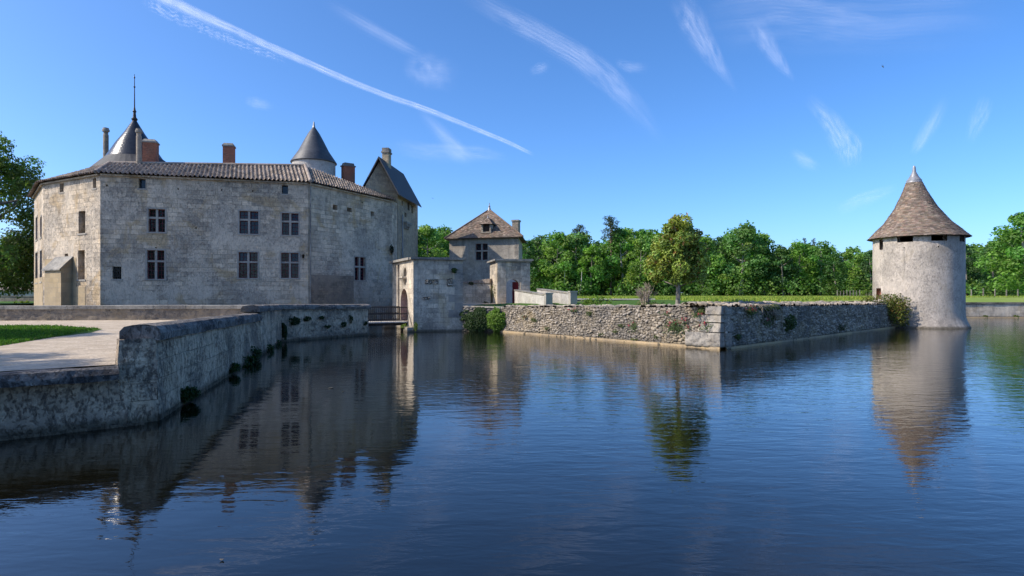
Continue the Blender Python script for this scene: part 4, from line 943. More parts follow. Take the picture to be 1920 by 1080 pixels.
mb = MB(); prof = [(3.24, 6.55), (2.98, 6.80), (2.72, 7.1), (2.1, 7.72), (1.33, 8.86), (.77, 10.05), (.5, 10.75)]; tile_cone(mb, (TX, TY, 0), prof, lean, .2, .12)
mb.lathe((TX, TY, 0), [(r - .03, z - .02) for r, z in prof], 64, lean, col=(.5, .5, .5)); mb.lathe((TX, TY, 0), [(TR - .1, 6.54), (3.22, 6.52)], 64, col=(.45, .4, .35)); rf = mb.build('roof', M['flat_tile'], tower)
mb = MB(); mb.lathe((TX + lean[0], TY, 0), [(.55, 10.68), (.5, 10.78), (.5, 10.86), (.32, 11.1), (.2, 11.35), (.13, 11.5), (.1, 11.85), (.06, 11.95)], 24, cap=True); mb.build('lead_cap', M['lead'], rf, True)

# ------------------------------------------------------------------ moat walls
def wallthing(name, label, cat='wall'): return thing(name, label, cat)
nw = wallthing('bank_wall', 'long weathered grey bank wall in the foreground rising from the water with a blackened coping')
q0, q1 = Vector((-7.0, 11.9, 0)), Vector((-11.8, 31.0, 0)); dl = (q1 - q0).normalized(); nl = Vector((dl.y, -dl.x, 0)); Lw = (q1 - q0).length
W0 = lambda t, z, o=0.0: q0 + dl * (Lw * t) + nl * o + Vector((0, 0, z))
zl = lambda t: 1.62 - .15 * min(t, .66) / .66
rough_panel('face', W0(0, -.6, .12), W0(.655, -.6, .12), W0(.655, zl(1), 0), W0(0, zl(0), 0), M['bank'], nw, .055, .05, 1.1, 3, .025)
rough_panel('face', W0(.655, -.6, .12), W0(1, -.6, .12), W0(1, 1.72, 0), W0(.655, 1.8, 0), M['bank'], nw, .07, .05, 1.1, 4, .025)
coping('coping', [W0(0, 1.87), W0(.2, 1.82), W0(.4, 1.76), W0(.66, 1.68)], .52, .3, .09, M['cope'], nw, 1, 2)
coping('coping', [W0(.63, 2.0), W0(.8, 1.96), W0(1.0, 1.9)], .52, .26, .08, M['cope'], nw, 1, 4)
mb = MB(); mb.hexa([W0(.002, .9, -.53), W0(.999, .9, -.53), W0(.999, .9, -.06), W0(.002, .9, -.06)], [W0(.002, 1.6, -.53), W0(.999, 1.68, -.53), W0(.999, 1.68, -.06), W0(.002, 1.6, -.06)]); mb.hexa([W0(.64, 1.5, -.53), W0(.999, 1.5, -.53), W0(.999, 1.5, -.07), W0(.64, 1.5, -.07)], [W0(.64, 1.8, -.53), W0(.999, 1.75, -.53), W0(.999, 1.75, -.07), W0(.64, 1.8, -.07)]); mb.build('core', M['parapet'], nw)
# end pier of the bank wall (big squared blocks) and the low wall running off to the left
lo = Vector((-1.84, -1.4, 0)).normalized(); ln = Vector((-lo.y, lo.x, 0)); ln = ln if ln.y < 0 else -ln
L0 = lambda s, z, o=0.0: q0 + lo * s + ln * o + Vector((0, 0, z))
zb = -.6
for i, (z0_, z1_, s0, s1) in enumerate([(-.6, .42, -.06, .72), (.423, .80, -.04, .57), (.803, 1.17, -.05, .60), (1.173, 1.62, -.03, .50)]):
    rough_panel('quoin', L0(s1, z0_, .10 - .03 * i), L0(s0, z0_, .10 - .03 * i), L0(s0, z1_, .085 - .03 * i), L0(s1, z1_, .085 - .03 * i), M['bank'], nw, .04, .035, 1.6, 30 + i, .03)
mb = MB(); mb.hexa([L0(.62, .9, 0.0), L0(-.02, .9, 0.0), L0(-.02, .9, -.5), L0(.62, .9, -.5)], [L0(.58, 1.6, 0.0), L0(0, 1.6, 0.0), L0(0, 1.6, -.5), L0(.58, 1.6, -.5)]); mb.build('core', M['bank'], nw)
lw = wallthing('low_wall', 'low dark stained bank wall at the lower left edge holding up the gravel')
rough_panel('face', L0(12, -.6, .22), L0(.45, -.6, .2), L0(.45, .96, .02), L0(12, .96, .02), M['bank_low'], lw, .045, .055, 1.0, 12, .03)
coping('coping', [L0(.62, 1.13), L0(3, 1.13), L0(6, 1.12), L0(12, 1.12)], .45, .22, .05, M['cope'], lw, 1, 9, .09)
rough_panel('footing', L0(12, -.6, .42), L0(.2, -.6, .36), L0(.2, .05, .30), L0(12, .09, .36), M['bank_low'], lw, .06, .04, 1.5, 15, .03)
mb = MB(); mb.hexa([L0(12, .2, 0), L0(.6, .2, 0), L0(.6, .2, -.5), L0(12, .2, -.5)], [L0(12, 1.0, 0), L0(.6, 1.0, 0), L0(.6, 1.0, -.5), L0(12, 1.0, -.5)]); mb.build('core', M['bank_low'], lw)
# parapet between the corner and the footbridge
pw = wallthing('bridge_parapet', 'mossy stone parapet wall between the inner corner and the footbridge')
p0, p1 = Vector((-11.8, 31.0, 0)), Vector((-8.55, 36.1, 0)); dp = (p1 - p0).normalized(); np_ = Vector((dp.y, -dp.x, 0)); Lp = (p1 - p0).length
W2 = lambda t, z, o=0.0: p0 + dp * (Lp * t) + np_ * o + Vector((0, 0, z))
rough_panel('face', W2(0, -.6, .08), W2(1, -.6, .08), W2(1, 1.66, 0), W2(0, 1.72, 0), M['bank'], pw, .06, .05, 1.3, 7, .035)
coping('coping', [W2(-.02, 1.92), W2(.5, 1.86), W2(1.03, 1.81)], .5, .26, .09, M['cope'], pw, 1, 6)
mb = MB(); mb.hexa([W2(0, -.6, -.02), W2(1, -.6, -.02), W2(1, -.6, -.5), W2(0, -.6, -.5)], [W2(0, 1.7, -.02), W2(1, 1.64, -.02), W2(1, 1.64, -.5), W2(0, 1.7, -.5)]); mb.build('core', M['bank'], pw)
rough_panel('footing', W2(0, -.4, .18), W2(1, -.4, .18), W2(1, .16, .12), W2(0, .2, .12), M['bank_low'], pw, .07, .03, 1.4, 8, .02)
# parapet along the far side of the gravel
fp = wallthing('path_parapet', 'long low brown stone parapet along the far side of the gravel path')
r0, r1 = Vector((-62, 26.6, 0)), Vector((-13.5, 31.9, 0)); df = (r1 - r0).normalized(); nf = Vector((df.y, -df.x, 0)); Lf = (r1 - r0).length
W3 = lambda t, z, o=0.0: r0 + df * (Lf * t) + nf * o + Vector((0, 0, z))
rough_panel('face', W3(.4, .6, .0), W3(1, .6, .0), W3(1, 1.66, 0), W3(.4, 1.66, 0), M['parapet'], fp, .08, .04, 1.2, 9, .03)
mb = MB(); s = .4
while s < .995:
    w = random.uniform(.8, 1.7) / Lf; e = min(s + w, 1); j = random.uniform(-.015, .015)
    mb.hexa([W3(s + .0002, 1.665, .06 + j), W3(e, 1.665, .06 + j), W3(e, 1.665, -.5), W3(s + .0002, 1.665, -.5)], [W3(s + .0002, 1.83 + j, .05 + j), W3(e, 1.83 + j, .05 + j), W3(e, 1.85 + j, -.5), W3(s + .0002, 1.85 + j, -.5)]); s = e
mb.build('coping', M['cope_grey'], fp)
mb = MB(); mb.hexa([W3(.4, -1, -.02), W3(1, -1, -.02), W3(1, -1, -.45), W3(.4, -1, -.45)], [W3(.4, 1.65, -.02), W3(1, 1.65, -.02), W3(1, 1.65, -.45), W3(.4, 1.65, -.45)]); mb.build('core', M['parapet'], fp)
# the rubble wall of the island
rw = wallthing('rubble_wall', 'long dry stone rubble wall of the island turning a sharp corner above the water')
c0_, c1_, c2_ = Vector((-.62, 39, 0)), Vector((9.3, 26.9, 0)), Vector((29.0, 45.3, 0))
e1 = (c1_ - c0_).normalized(); m1 = Vector((e1.y, -e1.x, 0)); e2 = (c2_ - c1_).normalized(); m2 = Vector((e2.y, -e2.x, 0))
Z = Vector((0, 0, 1)); start = Vector((-3.2, 39.55, 0))
rubble_panel('masonry', c0_ - Z * .3 + m1 * .1, c1_ - Z * .3 + m1 * .1 - e1 * .0, c1_ + Z * 1.86, c0_ + Z * 1.57, rw, (.21, .125), .028, .08, 1)
rubble_panel('masonry', c1_ - Z * .3 + m2 * .1, c2_ - Z * .3 + m2 * .1, c2_ + Z * 1.64, c1_ + Z * 1.86, rw, (.30, .12), .038, .075, 60)
rubble_panel('top_course', c0_ + Z * 1.55 + m1 * .02, c1_ + Z * 1.84 + m1 * .02, c1_ + Z * 1.90 - m1 * 1.1 + e1 * .3, c0_ + Z * 1.60 - m1 * .9, rw, (.3, .26), .05, .09, 90)
rubble_panel('top_course', c1_ + Z * 1.84 + m2 * .02, c2_ + Z * 1.62 + m2 * .02, c2_ + Z * 1.74 - m2 * 1.5, c1_ + Z * 1.95 - m2 * 1.7 + e2 * -.6, rw, (.32, .28), .055, .12, 95)
for i, (p, q, n) in enumerate(((c0_, c1_, m1), (c1_, c2_, m2))):
    rough_panel('footing', p - Z * .5 + n * .26, q - Z * .5 + n * .26, q + Z * .10 + n * .2, p + Z * .10 + n * .2, M['footing'], rw, .08, .06, 1.1, 20 + i, .03)
for i, (z0_, z1_, l1, l2) in enumerate([(.1, .72, 1.75, .12), (.76, 1.15, .95, .3), (1.2, 1.5, 1.15, .1), (1.54, 1.90, .75, .3)]):
    o1 = .26 - .035 * i
    rough_panel('quoin', c1_ - e1 * l1 + m1 * o1 + Z * z0_, c1_ + m1 * o1 + m2 * .04 + Z * z0_, c1_ + m1 * (o1 - .02) + m2 * .04 + Z * z1_, c1_ - e1 * l1 + m1 * (o1 - .02) + Z * z1_, M['quoin'], rw, .04, .10, 1.4, 50 + i, .06)
    rough_panel('quoin', c1_ + m1 * o1 + m2 * .042 + Z * z0_, c1_ + e2 * (l2 + .35) + m2 * (o1 - .02) + Z * z0_, c1_ + e2 * (l2 + .35) + m2 * (o1 - .04) + Z * z1_, c1_ + m1 * (o1 - .02) + m2 * .042 + Z * z1_, M['quoin'], rw, .05, .03, 1.6, 55 + i, .03)
bw = wallthing('ivy_bank_wall', 'short shaded bank wall overgrown with ivy beside the square gatehouse')
rubble_panel('masonry', start - Z * .3, c0_ - Z * .3, c0_ + Z * 1.58, start + Z * 1.6, bw, (.3, .16), .04, .06, 33)
mb = MB(); mb.hexa([start + Z * 1.58 + Vector((0, -.06, 0)), c0_ + Z * 1.5 + Vector((0, -.06, 0)), c0_ + Z * 1.5 + Vector((0, .4, 0)), start + Z * 1.58 + Vector((0, .4, 0))], [start + Z * 1.67 + Vector((0, -.06, 0)), c0_ + Z * 1.6 + Vector((0, -.06, 0)), c0_ + Z * 1.6 + Vector((0, .4, 0)), start + Z * 1.67 + Vector((0, .4, 0))]); mb.build('coping', M['gate'], bw)
fw = wallthing('far_moat_wall', 'pale straight moat wall with a dark coping beyond the round tower')
s0, s1 = Vector((33, 61.8, 0)), Vector((150, 55, 0)); d3 = (s1 - s0).normalized(); n3 = Vector((d3.y, -d3.x, 0))
rough_panel('face', s0 - Z * .5, s1 - Z * .5, s1 + Z * 1.38, s0 + Z * 1.38, M['gate'], fw, .16, .05, 1, 40, .02)
mb = MB(); mb.hexa([s0 + Z * 1.385 + n3 * .1, s1 + Z * 1.385 + n3 * .1, s1 + Z * 1.385 - n3 * .4, s0 + Z * 1.385 - n3 * .4], [s0 + Z * 1.55 + n3 * .1, s1 + Z * 1.55 + n3 * .1, s1 + Z * 1.55 - n3 * .4, s0 + Z * 1.55 - n3 * .4]); mb.build('coping', M['cope'], fw)
rough_panel('footing', s0 - Z * .4 + n3 * .3, s1 - Z * .4 + n3 * .3, s1 + Z * .1 + n3 * .25, s0 + Z * .1 + n3 * .25, M['footing'], fw, .2, .04, 1, 41, .02)
gw = wallthing('garden_wall', 'low dark retaining wall at the edge of the meadow behind the green shrub')
mb = MB(); Fg = Facet((4.0, 46.9), (10.7, 45.4), 1.4, 2.0); Fg.slab(mb, 0, Fg.L, 1.4, 1.97, -.4, 0); mb.build('masonry', M['cope'], gw)
mb = MB(); Fg.slab(mb, -.05, Fg.L, 1.973, 2.06, -.45, .06); mb.build('coping', M['white_wall'], gw)
# ------------------------------------------------------------------ plants
def tree(name, label, loc, crown, trunk, cat='tree', group=None, bark='bark', sc=(1, 1, 1), rz=0):
    t = tag(link(name, None), label, cat, group); t.location = loc; t.scale = sc; t.rotation_euler = (0, 0, rz)
    link('crown', crown, t); link('trunk', trunk, t); return t
def trunk_mesh(rs, h, r, limbs, spread, mat, lean=.3):
    o = trunk_mb(rs, h, r, limbs, spread, lean).build('trunk', mat); me = o.data; bpy.data.objects.remove(o); return me
FOREST = []
for i in range(9):
    rs = np.random.default_rng(100 + i); h = 12.0; rx = [3.3, 3.8, 3.0, 4.2, 3.5, 2.7, 3.9, 3.2, 3.6][i]
    g = [(.060, .125, .022), (.085, .150, .026), (.045, .100, .022), (.070, .135, .03), (.095, .15, .03), (.04, .085, .024), (.065, .14, .022), (.055, .11, .03), (.08, .155, .022)][i]
    k_ = [1.45, 1.6, 1.3, 1.35, 1.6, 1.15, 1.5, 1.35, 1.5][i]; k_ *= 1.28; g = (g[0] * k_, g[1] * k_, g[2] * k_ * 1.1); cr = crown_mesh('crown', rs, broad_clusters(rs, h, rx, .08, 50), 80, .42, g, .28)
    FOREST.append((cr, trunk_mesh(rs, h * .8, .2, 6, 2.2, M['pale_bark' if i % 3 == 0 else 'bark'])))
prof_x = [740, 782, 800, 822, 850, 900, 960, 985, 1010, 1040, 1060, 1090, 1110, 1128, 1160, 1180, 1200, 1225, 1270, 1320, 1340, 1380, 1402, 1422, 1440, 1465, 1490, 1520, 1550, 1572, 1600, 1636, 1700, 1780, 1815, 1850, 1880, 1905, 1960]
prof_y = [425, 424, 417, 424, 436, 440, 446, 444, 440, 432, 437, 432, 444, 440, 424, 427, 430, 430, 440, 436, 446, 421, 422, 432, 448, 461, 450, 452, 455, 470, 462, 466, 462, 458, 457, 455, 440, 425, 420]
TOP = lambda px: float(np.interp(px, prof_x, prof_y))
def place(px, Y, k, dtop, label, group=None, wide=1.0, name='forest_tree'):
    cr, tr_ = FOREST[k]; H = zat(TOP(px) + dtop, Y) - 2.0; s = H / 11.9
    return tree(name, label, (xat(px, Y), Y, 1.98), cr, tr_, 'tree', group, sc=(s * wide * random.uniform(.82, 1.2), s * wide, s * random.uniform(.96, 1.06)), rz=random.uniform(0, 6.28))
front = [
    (772, 104, 2, 4, 'dense green forest tree right against the steep gabled tower of the castle'), (800, 108, 4, 0, 'tall bright green forest tree between the gabled tower and the manor house'), (832, 112, 0, 6, 'forest tree just left of the manor house roof'),
    (986, 106, 2, 0, 'dark green forest tree just right of the manor house chimney'), (1012, 112, 7, 2, 'leafy forest tree behind the upper part of the ramp parapets'), (1042, 106, 1, 0, 'rounded light green forest tree above the end of the ramp parapets'),
    (1078, 109, 3, 6, 'broad green forest tree below the small umbrella pine'), (1108, 105, 8, 12, 'low bright green forest tree left of the tall pine'), (1168, 108, 6, 2, 'tall full green forest tree just right of the tall pine'),
    (1200, 104, 4, 14, 'low bright green forest tree left of the magnolia'), (1228, 112, 0, 0, 'tall forest tree behind the left side of the magnolia'), (1318, 107, 1, 4, 'bright green forest tree peeping out right of the magnolia crown'),
    (1350, 112, 5, 4, 'narrow dark forest tree between the magnolia and the tallest oak'), (1392, 106, 3, 0, 'tallest broad oak of the forest edge, right of the magnolia'), (1432, 109, 6, 4, 'round forest tree just right of the tallest oak'),
    (1468, 104, 7, 2, 'low forest tree in the dip of the forest skyline'), (1500, 107, 8, 2, 'bright green forest tree midway between the magnolia and the round tower'), (1538, 110, 0, 0, 'mid green forest tree behind the pair of spruces'),
    (1566, 103, 2, 8, 'dark forest tree above the left end of the wire fence'), (1602, 108, 1, 2, 'forest tree over the wire fence left of the round tower'), (1634, 104, 5, 2, 'forest tree touching the left side of the round tower'),
    (1812, 96, 5, 0, 'forest tree touching the right side of the round tower'), (1836, 104, 0, 2, 'rounded forest tree a little right of the round tower'), (1862, 98, 7, 4, 'forest tree between the round tower and the big tree at the right edge')]
for px, Y, k, dt, lab in front: place(px, Y, k, dt, lab, wide=1.1)
BG = 'dark leafy forest tree in the back rows, mostly hidden by those in front'
for r, (Y, dt) in enumerate(((118, 3), (128, 6))):
    px = 748 + r * 19
    while px < 1990:
        if not (865 < px < 955 or 1665 < px < 1785): place(px + random.uniform(-8, 8), Y + random.uniform(-3, 3), random.randrange(9), dt + random.uniform(-4, 10), BG, 'back rows of the forest', 1.15)
        px += 36
# undergrowth along the forest edge and the far wood behind
rs = np.random.default_rng(5); cl = []
for i in range(420):
    px = rs.uniform(745, 2000); Y = rs.uniform(99, 116) if px < 1660 else rs.uniform(88, 110); r = rs.uniform(.8, 1.9); cl.append((xat(px, Y), Y, 2 + r * rs.uniform(.3, 1.3), r, .9))
o = link('undergrowth', crown_mesh('undergrowth', rs, cl, 26, .42, (.10, .19, .035), .35)); tag(o, 'low bushy undergrowth along the foot of the forest edge', 'undergrowth', None, 'stuff')
cl = []
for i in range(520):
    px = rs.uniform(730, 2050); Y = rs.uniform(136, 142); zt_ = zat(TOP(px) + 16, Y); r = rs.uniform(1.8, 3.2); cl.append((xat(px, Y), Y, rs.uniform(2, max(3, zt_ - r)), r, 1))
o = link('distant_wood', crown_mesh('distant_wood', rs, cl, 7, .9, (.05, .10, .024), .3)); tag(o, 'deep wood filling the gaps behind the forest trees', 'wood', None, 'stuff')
# pines
def pine(name, label, px, Y, ytop, ycrown, half, seed, n=16):
    rs = np.random.default_rng(seed); H = zat(ytop, Y) - 2; hc = zat(ycrown, Y) - 2; w = half / FPX * Y; cl = []
    for i in range(n):
        t = i / (n - 1); a = rs.uniform(0, 6.28); rr = w * (.9 - .55 * t) * rs.uniform(.3, 1); cl.append((rr * math.cos(a), rr * math.sin(a), hc + (H - hc) * (.08 + .9 * t), rs.uniform(.55, 1.0), .45))
    cr = crown_mesh('crown', rs, cl, 150, .3, (.05, .075, .032), .25, M['pine'], .35)
    mb = MB(); mb.tube([(0, 0, -.3), (.1, 0, H * .5), (-.05, 0, H * .95)], [.19, .15, .05], 8)
    for c in cl: mb.tube([(0, 0, c[2] - .7), (c[0] * .9, c[1] * .9, c[2] - .05)], [.07, .03], 5)
    o = mb.build('trunk', M['pine_bark']); me = o.data; bpy.data.objects.remove(o)
    return tree(name, label, (xat(px, Y), Y, 1.98), cr, me)
pine('pine_tree', 'tall pine with a long bare reddish trunk and small dark crown', 1145, 107, 407, 452, 21, 31, 20)
pine('pine_tree', 'small dark umbrella pine top poking above the forest skyline', 1086, 116, 423, 440, 15, 32, 10)
def spruce(label, px, Y, ytop, half, seed):
    rs = np.random.default_rng(seed); H = zat(ytop, Y) - 2; w = half / FPX * Y; cl = []
    for i in range(34):
        t = (i / 33) ** .8; a = rs.uniform(0, 6.28); rr = w * (1 - t) * rs.uniform(.4, 1); cl.append((rr * math.cos(a), rr * math.sin(a), H * (.15 + .84 * t), .35 + .75 * (1 - t), .6))
    mb = MB(); mb.tube([(0, 0, -.3), (0, 0, H)], [.2, .03], 7); o = mb.build('trunk', M['bark']); me = o.data; bpy.data.objects.remove(o)
    tree('spruce_tree', label, (xat(px, Y), Y, 1.98), crown_mesh('crown', rs, cl, 110, .3, (.035, .07, .035), .25, M['pine'], .4), me)
spruce('left one of two dark pointed spruces near the round tower', 1508, 118, 446, 22, 41); spruce('right one of two dark pointed spruces near the round tower', 1526, 120, 447, 22, 42)
# pale bare trunks standing at the forest edge
for px, Y, y0, y1, lab in ((1088, 103, 505, 553, 'pale slanting bare trunk in the forest gap above the ramp parapets'), (1389, 104.5, 462, 535, 'pale upright trunk in front of the tallest oak'), (1056, 104, 505, 545, 'thin pale trunk in the forest behind the gateway')):
    mb = MB(); b = at(px - 2, y1, Y); t_ = at(px + 3, y0, Y); b.z = 1.9; mb.tube([b, b.lerp(t_, .5) + Vector((.15, 0, 0)), t_], [.14, .1, .04], 7)
    tag(mb.build('tree_trunk', M['pale_bark']), lab, 'tree trunk')
# big trees on the left and at the right edge
rs = np.random.default_rng(77); cl = broad_clusters(rs, 16, 5.6, .1, 95)
bigc = crown_mesh('crown', rs, [(x, y, z, r * .74, f) for x, y, z, r, f in cl], 260, .30, (.13, .19, .04), .3, None, .5, ((.14, .15, .05), .12)); bigt = trunk_mesh(rs, 13, .38, 9, 4.2, M['bark'])
left_tree = tree('broadleaf_tree', 'tall loose crowned tree at the left edge beside the castle', (xat(-14, 58), 58, 1.4), bigc, bigt, rz=1.2, sc=(.95, .95, 1.06))
tree('broadleaf_tree', 'large leaning green tree at the right edge beyond the moat', (xat(1925, 84), 84, 1.98), FOREST[6][0], FOREST[6][1], sc=(1.1, 1.0, .98), rz=2.0)
tree('broadleaf_tree', 'dense lower tree behind the left edge tree', (xat(30, 96), 96, 1.4), FOREST[2][0], FOREST[2][1], sc=(1.2, 1.2, .86), rz=1.0)
tree('broadleaf_tree', 'dark bushy tree farther left behind the left edge tree', (xat(-30, 92), 92, 1.4), FOREST[5][0], FOREST[5][1], sc=(1.5, 1.2, .95), rz=3.0)
for x, y, s, rz, lab in ((-21.8, 8.6, .72, 2.2, 'tree outside the frame shading the gravel'), (-29.5, 16.5, .8, 4.0, 'tree outside the frame shading the mown verge')):
    tree('broadleaf_tree', lab, (x, y, 1.05), bigc, bigt, sc=(s, s, s), rz=rz)
# magnolia on the rubble wall
rs = np.random.default_rng(15); mx, my, mz = xat(1271, 30.4), 30.4, 1.86; f = 30.4 / FPX; cl = []
for px, py, r in [(1270, 424, 15), (1257, 430, 13), (1284, 430, 14), (1268, 412, 9), (1280, 414, 7), (1255, 418, 7), (1245, 450, 15), (1270, 450, 18), (1296, 452, 16), (1236, 466, 13), (1308, 468, 14), (1258, 476, 17), (1285, 478, 18), (1312, 490, 14), (1230, 490, 13), (1244, 504, 15), (1226, 507, 13), (1268, 506, 17), (1292, 508, 17), (1312, 512, 12), (1238, 521, 10), (1222, 519, 8), (1262, 524, 10), (1288, 524, 9), (1308, 524, 8), (1300, 440, 10), (1228, 478, 8)]:
    d = rs.uniform(-.75, .75); cl.append(((px - 1271) * f, d, zat(py, 30.4) - mz, r * f * .95, .9))
    if r > 12: cl.append(((px - 1271) * f * .75 + rs.normal(0, .15), -d + rs.normal(0, .3), zat(py + rs.uniform(-6, 6), 30.4) - mz, r * f * .8, .9))
cr = crown_mesh('crown', rs, [(x, y, z, r_ * 1.16, f_) for x, y, z, r_, f_ in cl], 1900, .19, (.23, .30, .05), .28, M['gloss_leaf'], .42, ((.26, .14, .05), .08), .6)
mb = MB(); hb = zat(440, 30.4) - mz; mb.tube([(0, 0, -.2), (.02, 0, .9), (-.05, 0, 2.2), (0, 0, hb)], [.13, .1, .08, .02], 9)
for c in cl[::2]: mb.tube([(0, 0, max(.95, c[2] - .7)), (c[0], c[1], c[2])], [.04, .015], 5)
o = mb.build('trunk', M['bark']); me = o.data; bpy.data.objects.remove(o); tree('magnolia_tree', 'round crowned glossy magnolia with bronze leaf backs standing on the rubble wall', (mx, my, mz), cr, me)
# dry shrub
rs = np.random.default_rng(21); mb = MB(); dx, dy, dz = xat(1210, 31.2), 31.2, 1.8; f = 31.2 / FPX
for i in range(46):
    a = rs.uniform(0, 6.28); s = rs.uniform(.1, .95); tip = Vector((math.cos(a) * s * .72, math.sin(a) * s * .5, rs.uniform(.75, 1.32) * (1.05 - .3 * s))); m = tip * .5 + Vector((rs.normal(0, .05), 0, .05)); b0 = Vector((math.cos(a) * .12, math.sin(a) * .1, -.1))
    mb.tube([b0, m, tip], [.022, .015, .006], 4)
    for j in range(4): q = m.lerp(tip, rs.uniform(.1, .9)); mb.tube([q, q + Vector((rs.normal(0, .12), rs.normal(0, .1), rs.uniform(.1, .28)))], [.009, .004], 3)
ds = tag(link('dry_shrub', None), 'pale twiggy leafless shrub just left of the magnolia trunk', 'shrub'); ds.location = (dx, dy, dz); mb.build('branches', M['twig'], ds)
cl = [(rs.normal(0, .25), rs.normal(0, .2), .14, .22, .6) for i in range(8)]; link('foliage', crown_mesh('foliage', rs, cl, 900, .07, (.12, .14, .04), .3), ds)
def shrub(label, px, py, Y, w, h, base, seed, size=.12, dens=700, n=14):
    rs = np.random.default_rng(seed); b = at(px, py, Y); cl = []
    for i in range(n): a = rs.uniform(-1, 1); cl.append((a * w * .5, rs.uniform(-.4, .4) * w * .6, h * rs.uniform(.2, .72) * (1 - .35 * abs(a)), h * rs.uniform(.26, .4), .85))
    s = tag(link('shrub', None), label, 'shrub'); s.location = b; link('foliage', crown_mesh('foliage', rs, cl, dens, size, base, .3), s)
    mb = MB()
    for i in range(6): c = cl[i]; mb.tube([(c[0] * .3, c[1] * .3, -.1), (c[0], c[1], c[2])], [.02, .008], 4)
    mb.build('branches', M['twig'], s); return s
shrub('rounded bright green shrub in front of the dark garden wall', 1120, 576, 38.5, 1.75, .78, (.13, .20, .025), 61, .11)
shrub('low spreading yellowish green plant right of the rounded green shrub', 1166, 577, 36.5, 1.5, .3, (.15, .19, .04), 62, .08, 1100)
shrub('low yellow green hedge on the lawn left of the castle', 46, 573, 62, 2.1, .6, (.24, .27, .04), 63, .14)
# bush hanging over the wall against the tower
rs = np.random.default_rng(23); cl = []
for px, py, r, Y in [(1622, 561, 5, 42.6), (1635, 560, 6, 42.9), (1648, 562, 7, 43.2), (1660, 562, 8, 43.4), (1672, 562, 9, 43.5), (1684, 565, 10, 43.4), (1692, 570, 10, 43.1), (1678, 574, 11, 43.0), (1690, 582, 10, 42.9), (1682, 590, 10, 42.8), (1694, 594, 8, 42.8), (1672, 584, 9, 42.8), (1684, 601, 8, 42.7), (1662, 570, 8, 42.9), (1697, 604, 6, 42.8), (1650, 600, 5, 42.4), (1645, 604, 4, 42.2)]:
    p = at(px, py, Y); cl.append((p.x, p.y, p.z, r / FPX * Y * 1.5, .9))
o = link('tower_bush', None); tag(o, 'bronze green bush tumbling over the wall against the round tower', 'bush')
link('foliage', crown_mesh('foliage', rs, cl, 700, .14, (.14, .155, .03), .3, None, .6, ((.16, .09, .03), .12)), o)
mb = MB(); p = at(1676, 566, 43.6)
for c in cl[::2]: mb.tube([p - Z * .3, Vector(c[:3])], [.03, .01], 4)
mb.build('branches', M['twig'], o)
# red valerian and other plants rooted in the rubble wall
FW1 = Facet((c0_.x, c0_.y), (c1_.x, c1_.y), 0, 1.9); FW2 = Facet((c1_.x, c1_.y), (c2_.x, c2_.y), 0, 1.9)
def valerian(F, px, py, w, h, nf, nl, label, seed, red=(.50, .05, .10)):
    nf = max(2, int(nf * .7)); nl = int(nl * 1.3)
    rs = np.random.default_rng(seed); u, v = F.uv(px, py); o = link('valerian', None); tag(o, label, 'flowering plant')
    mb = MB(); fl_, fn = [], []; lc, lnm = [], []
    for i in range(nl): a = rs.normal(0, .45); b = rs.normal(0, .4); lc.append(F.pt(u + a * w, v + b * h, abs(rs.normal(.14, .08)) + .05)); lnm.append((F.n.x, F.n.y, .8))
    V, Fc = leaves(np.array(lc), np.array(lnm), .085, .5, .6, rs); link('foliage', fast_mesh('foliage', V, Fc, M['leaf'], np.repeat(np.array((.085, .13, .045))[None] * rs.uniform(.6, 1.5, (nl, 1)), 4, 0)), o)
    for i in range(nf):
        a, b = rs.normal(0, .5) * w, abs(rs.normal(.25, .4)) * h; q = F.pt(u + a, v + b, rs.uniform(.12, .3)); mb.tube([F.pt(u + a * .5, v, .08), q], [.008, .005], 3)
        for j in range(8): fl_.append(q + Vector(rs.normal(0, .03, 3))); fn.append((F.n.x, F.n.y, .6))
    mb.build('stem', M['twig'], o); V, Fc = leaves(np.array(fl_), np.array(fn), .05, .8, .7, rs)
    link('flower', fast_mesh('flower', V, Fc, M['petal'], np.repeat(np.array(red)[None] * rs.uniform(.6, 1.35, (len(fl_), 1)), 4, 0)), o)
for i, a in enumerate([(FW1, 1272, 612, .75, .42, 16, 420, 'large red valerian clump low on the sunny face left of the corner blocks'), (FW1, 1330, 612, .4, .3, 7, 130, 'red valerian growing over the large corner blocks'),
        (FW1, 1192, 612, .35, .3, 4, 110, 'small red valerian midway along the sunny face'), (FW1, 1080, 582, .4, .12, 8, 60, 'red valerian on the wall top below the farther ramp parapet'), (FW1, 988, 594, .2, .16, 3, 60, 'small red valerian near the bright green bush at the left end'),
        (FW1, 1254, 588, .35, .12, 5, 40, 'sparse red valerian on the wall top below the magnolia'), (FW2, 1402, 584, .5, .35, 22, 260, 'tall red valerian clump on the shaded face near the corner'), (FW2, 1432, 606, .3, .2, 4, 50, 'few valerian flowers below the dry hanging vine'),
        (FW1, 1312, 590, .3, .2, 4, 70, 'thin valerian just above the upper corner block')]): valerian(*a, 200 + i)
def vine(label, F, px, py, pw_, ph, n, base, seed, size=.09, name='wall_plant', mat='leaf', off=(.03, .22)):
    u0, v1 = F.uv(px - pw_ / 2, py - ph / 2); u1, v0 = F.uv(px + pw_ / 2, py + ph / 2); return tag(plant_patch(name, F, u0, u1, v0, v1, n, size, base, M[mat], off, seed), label, 'wall plant')
vine('shaggy green hanging plant on the shaded face right of the dry vine', FW2, 1477, 606, 30, 40, 900, (.06, .095, .025), 301, .1)
vine('yellow green trailing plant on top of the shaded face', FW2, 1440, 577, 46, 12, 700, (.13, .16, .035), 302)
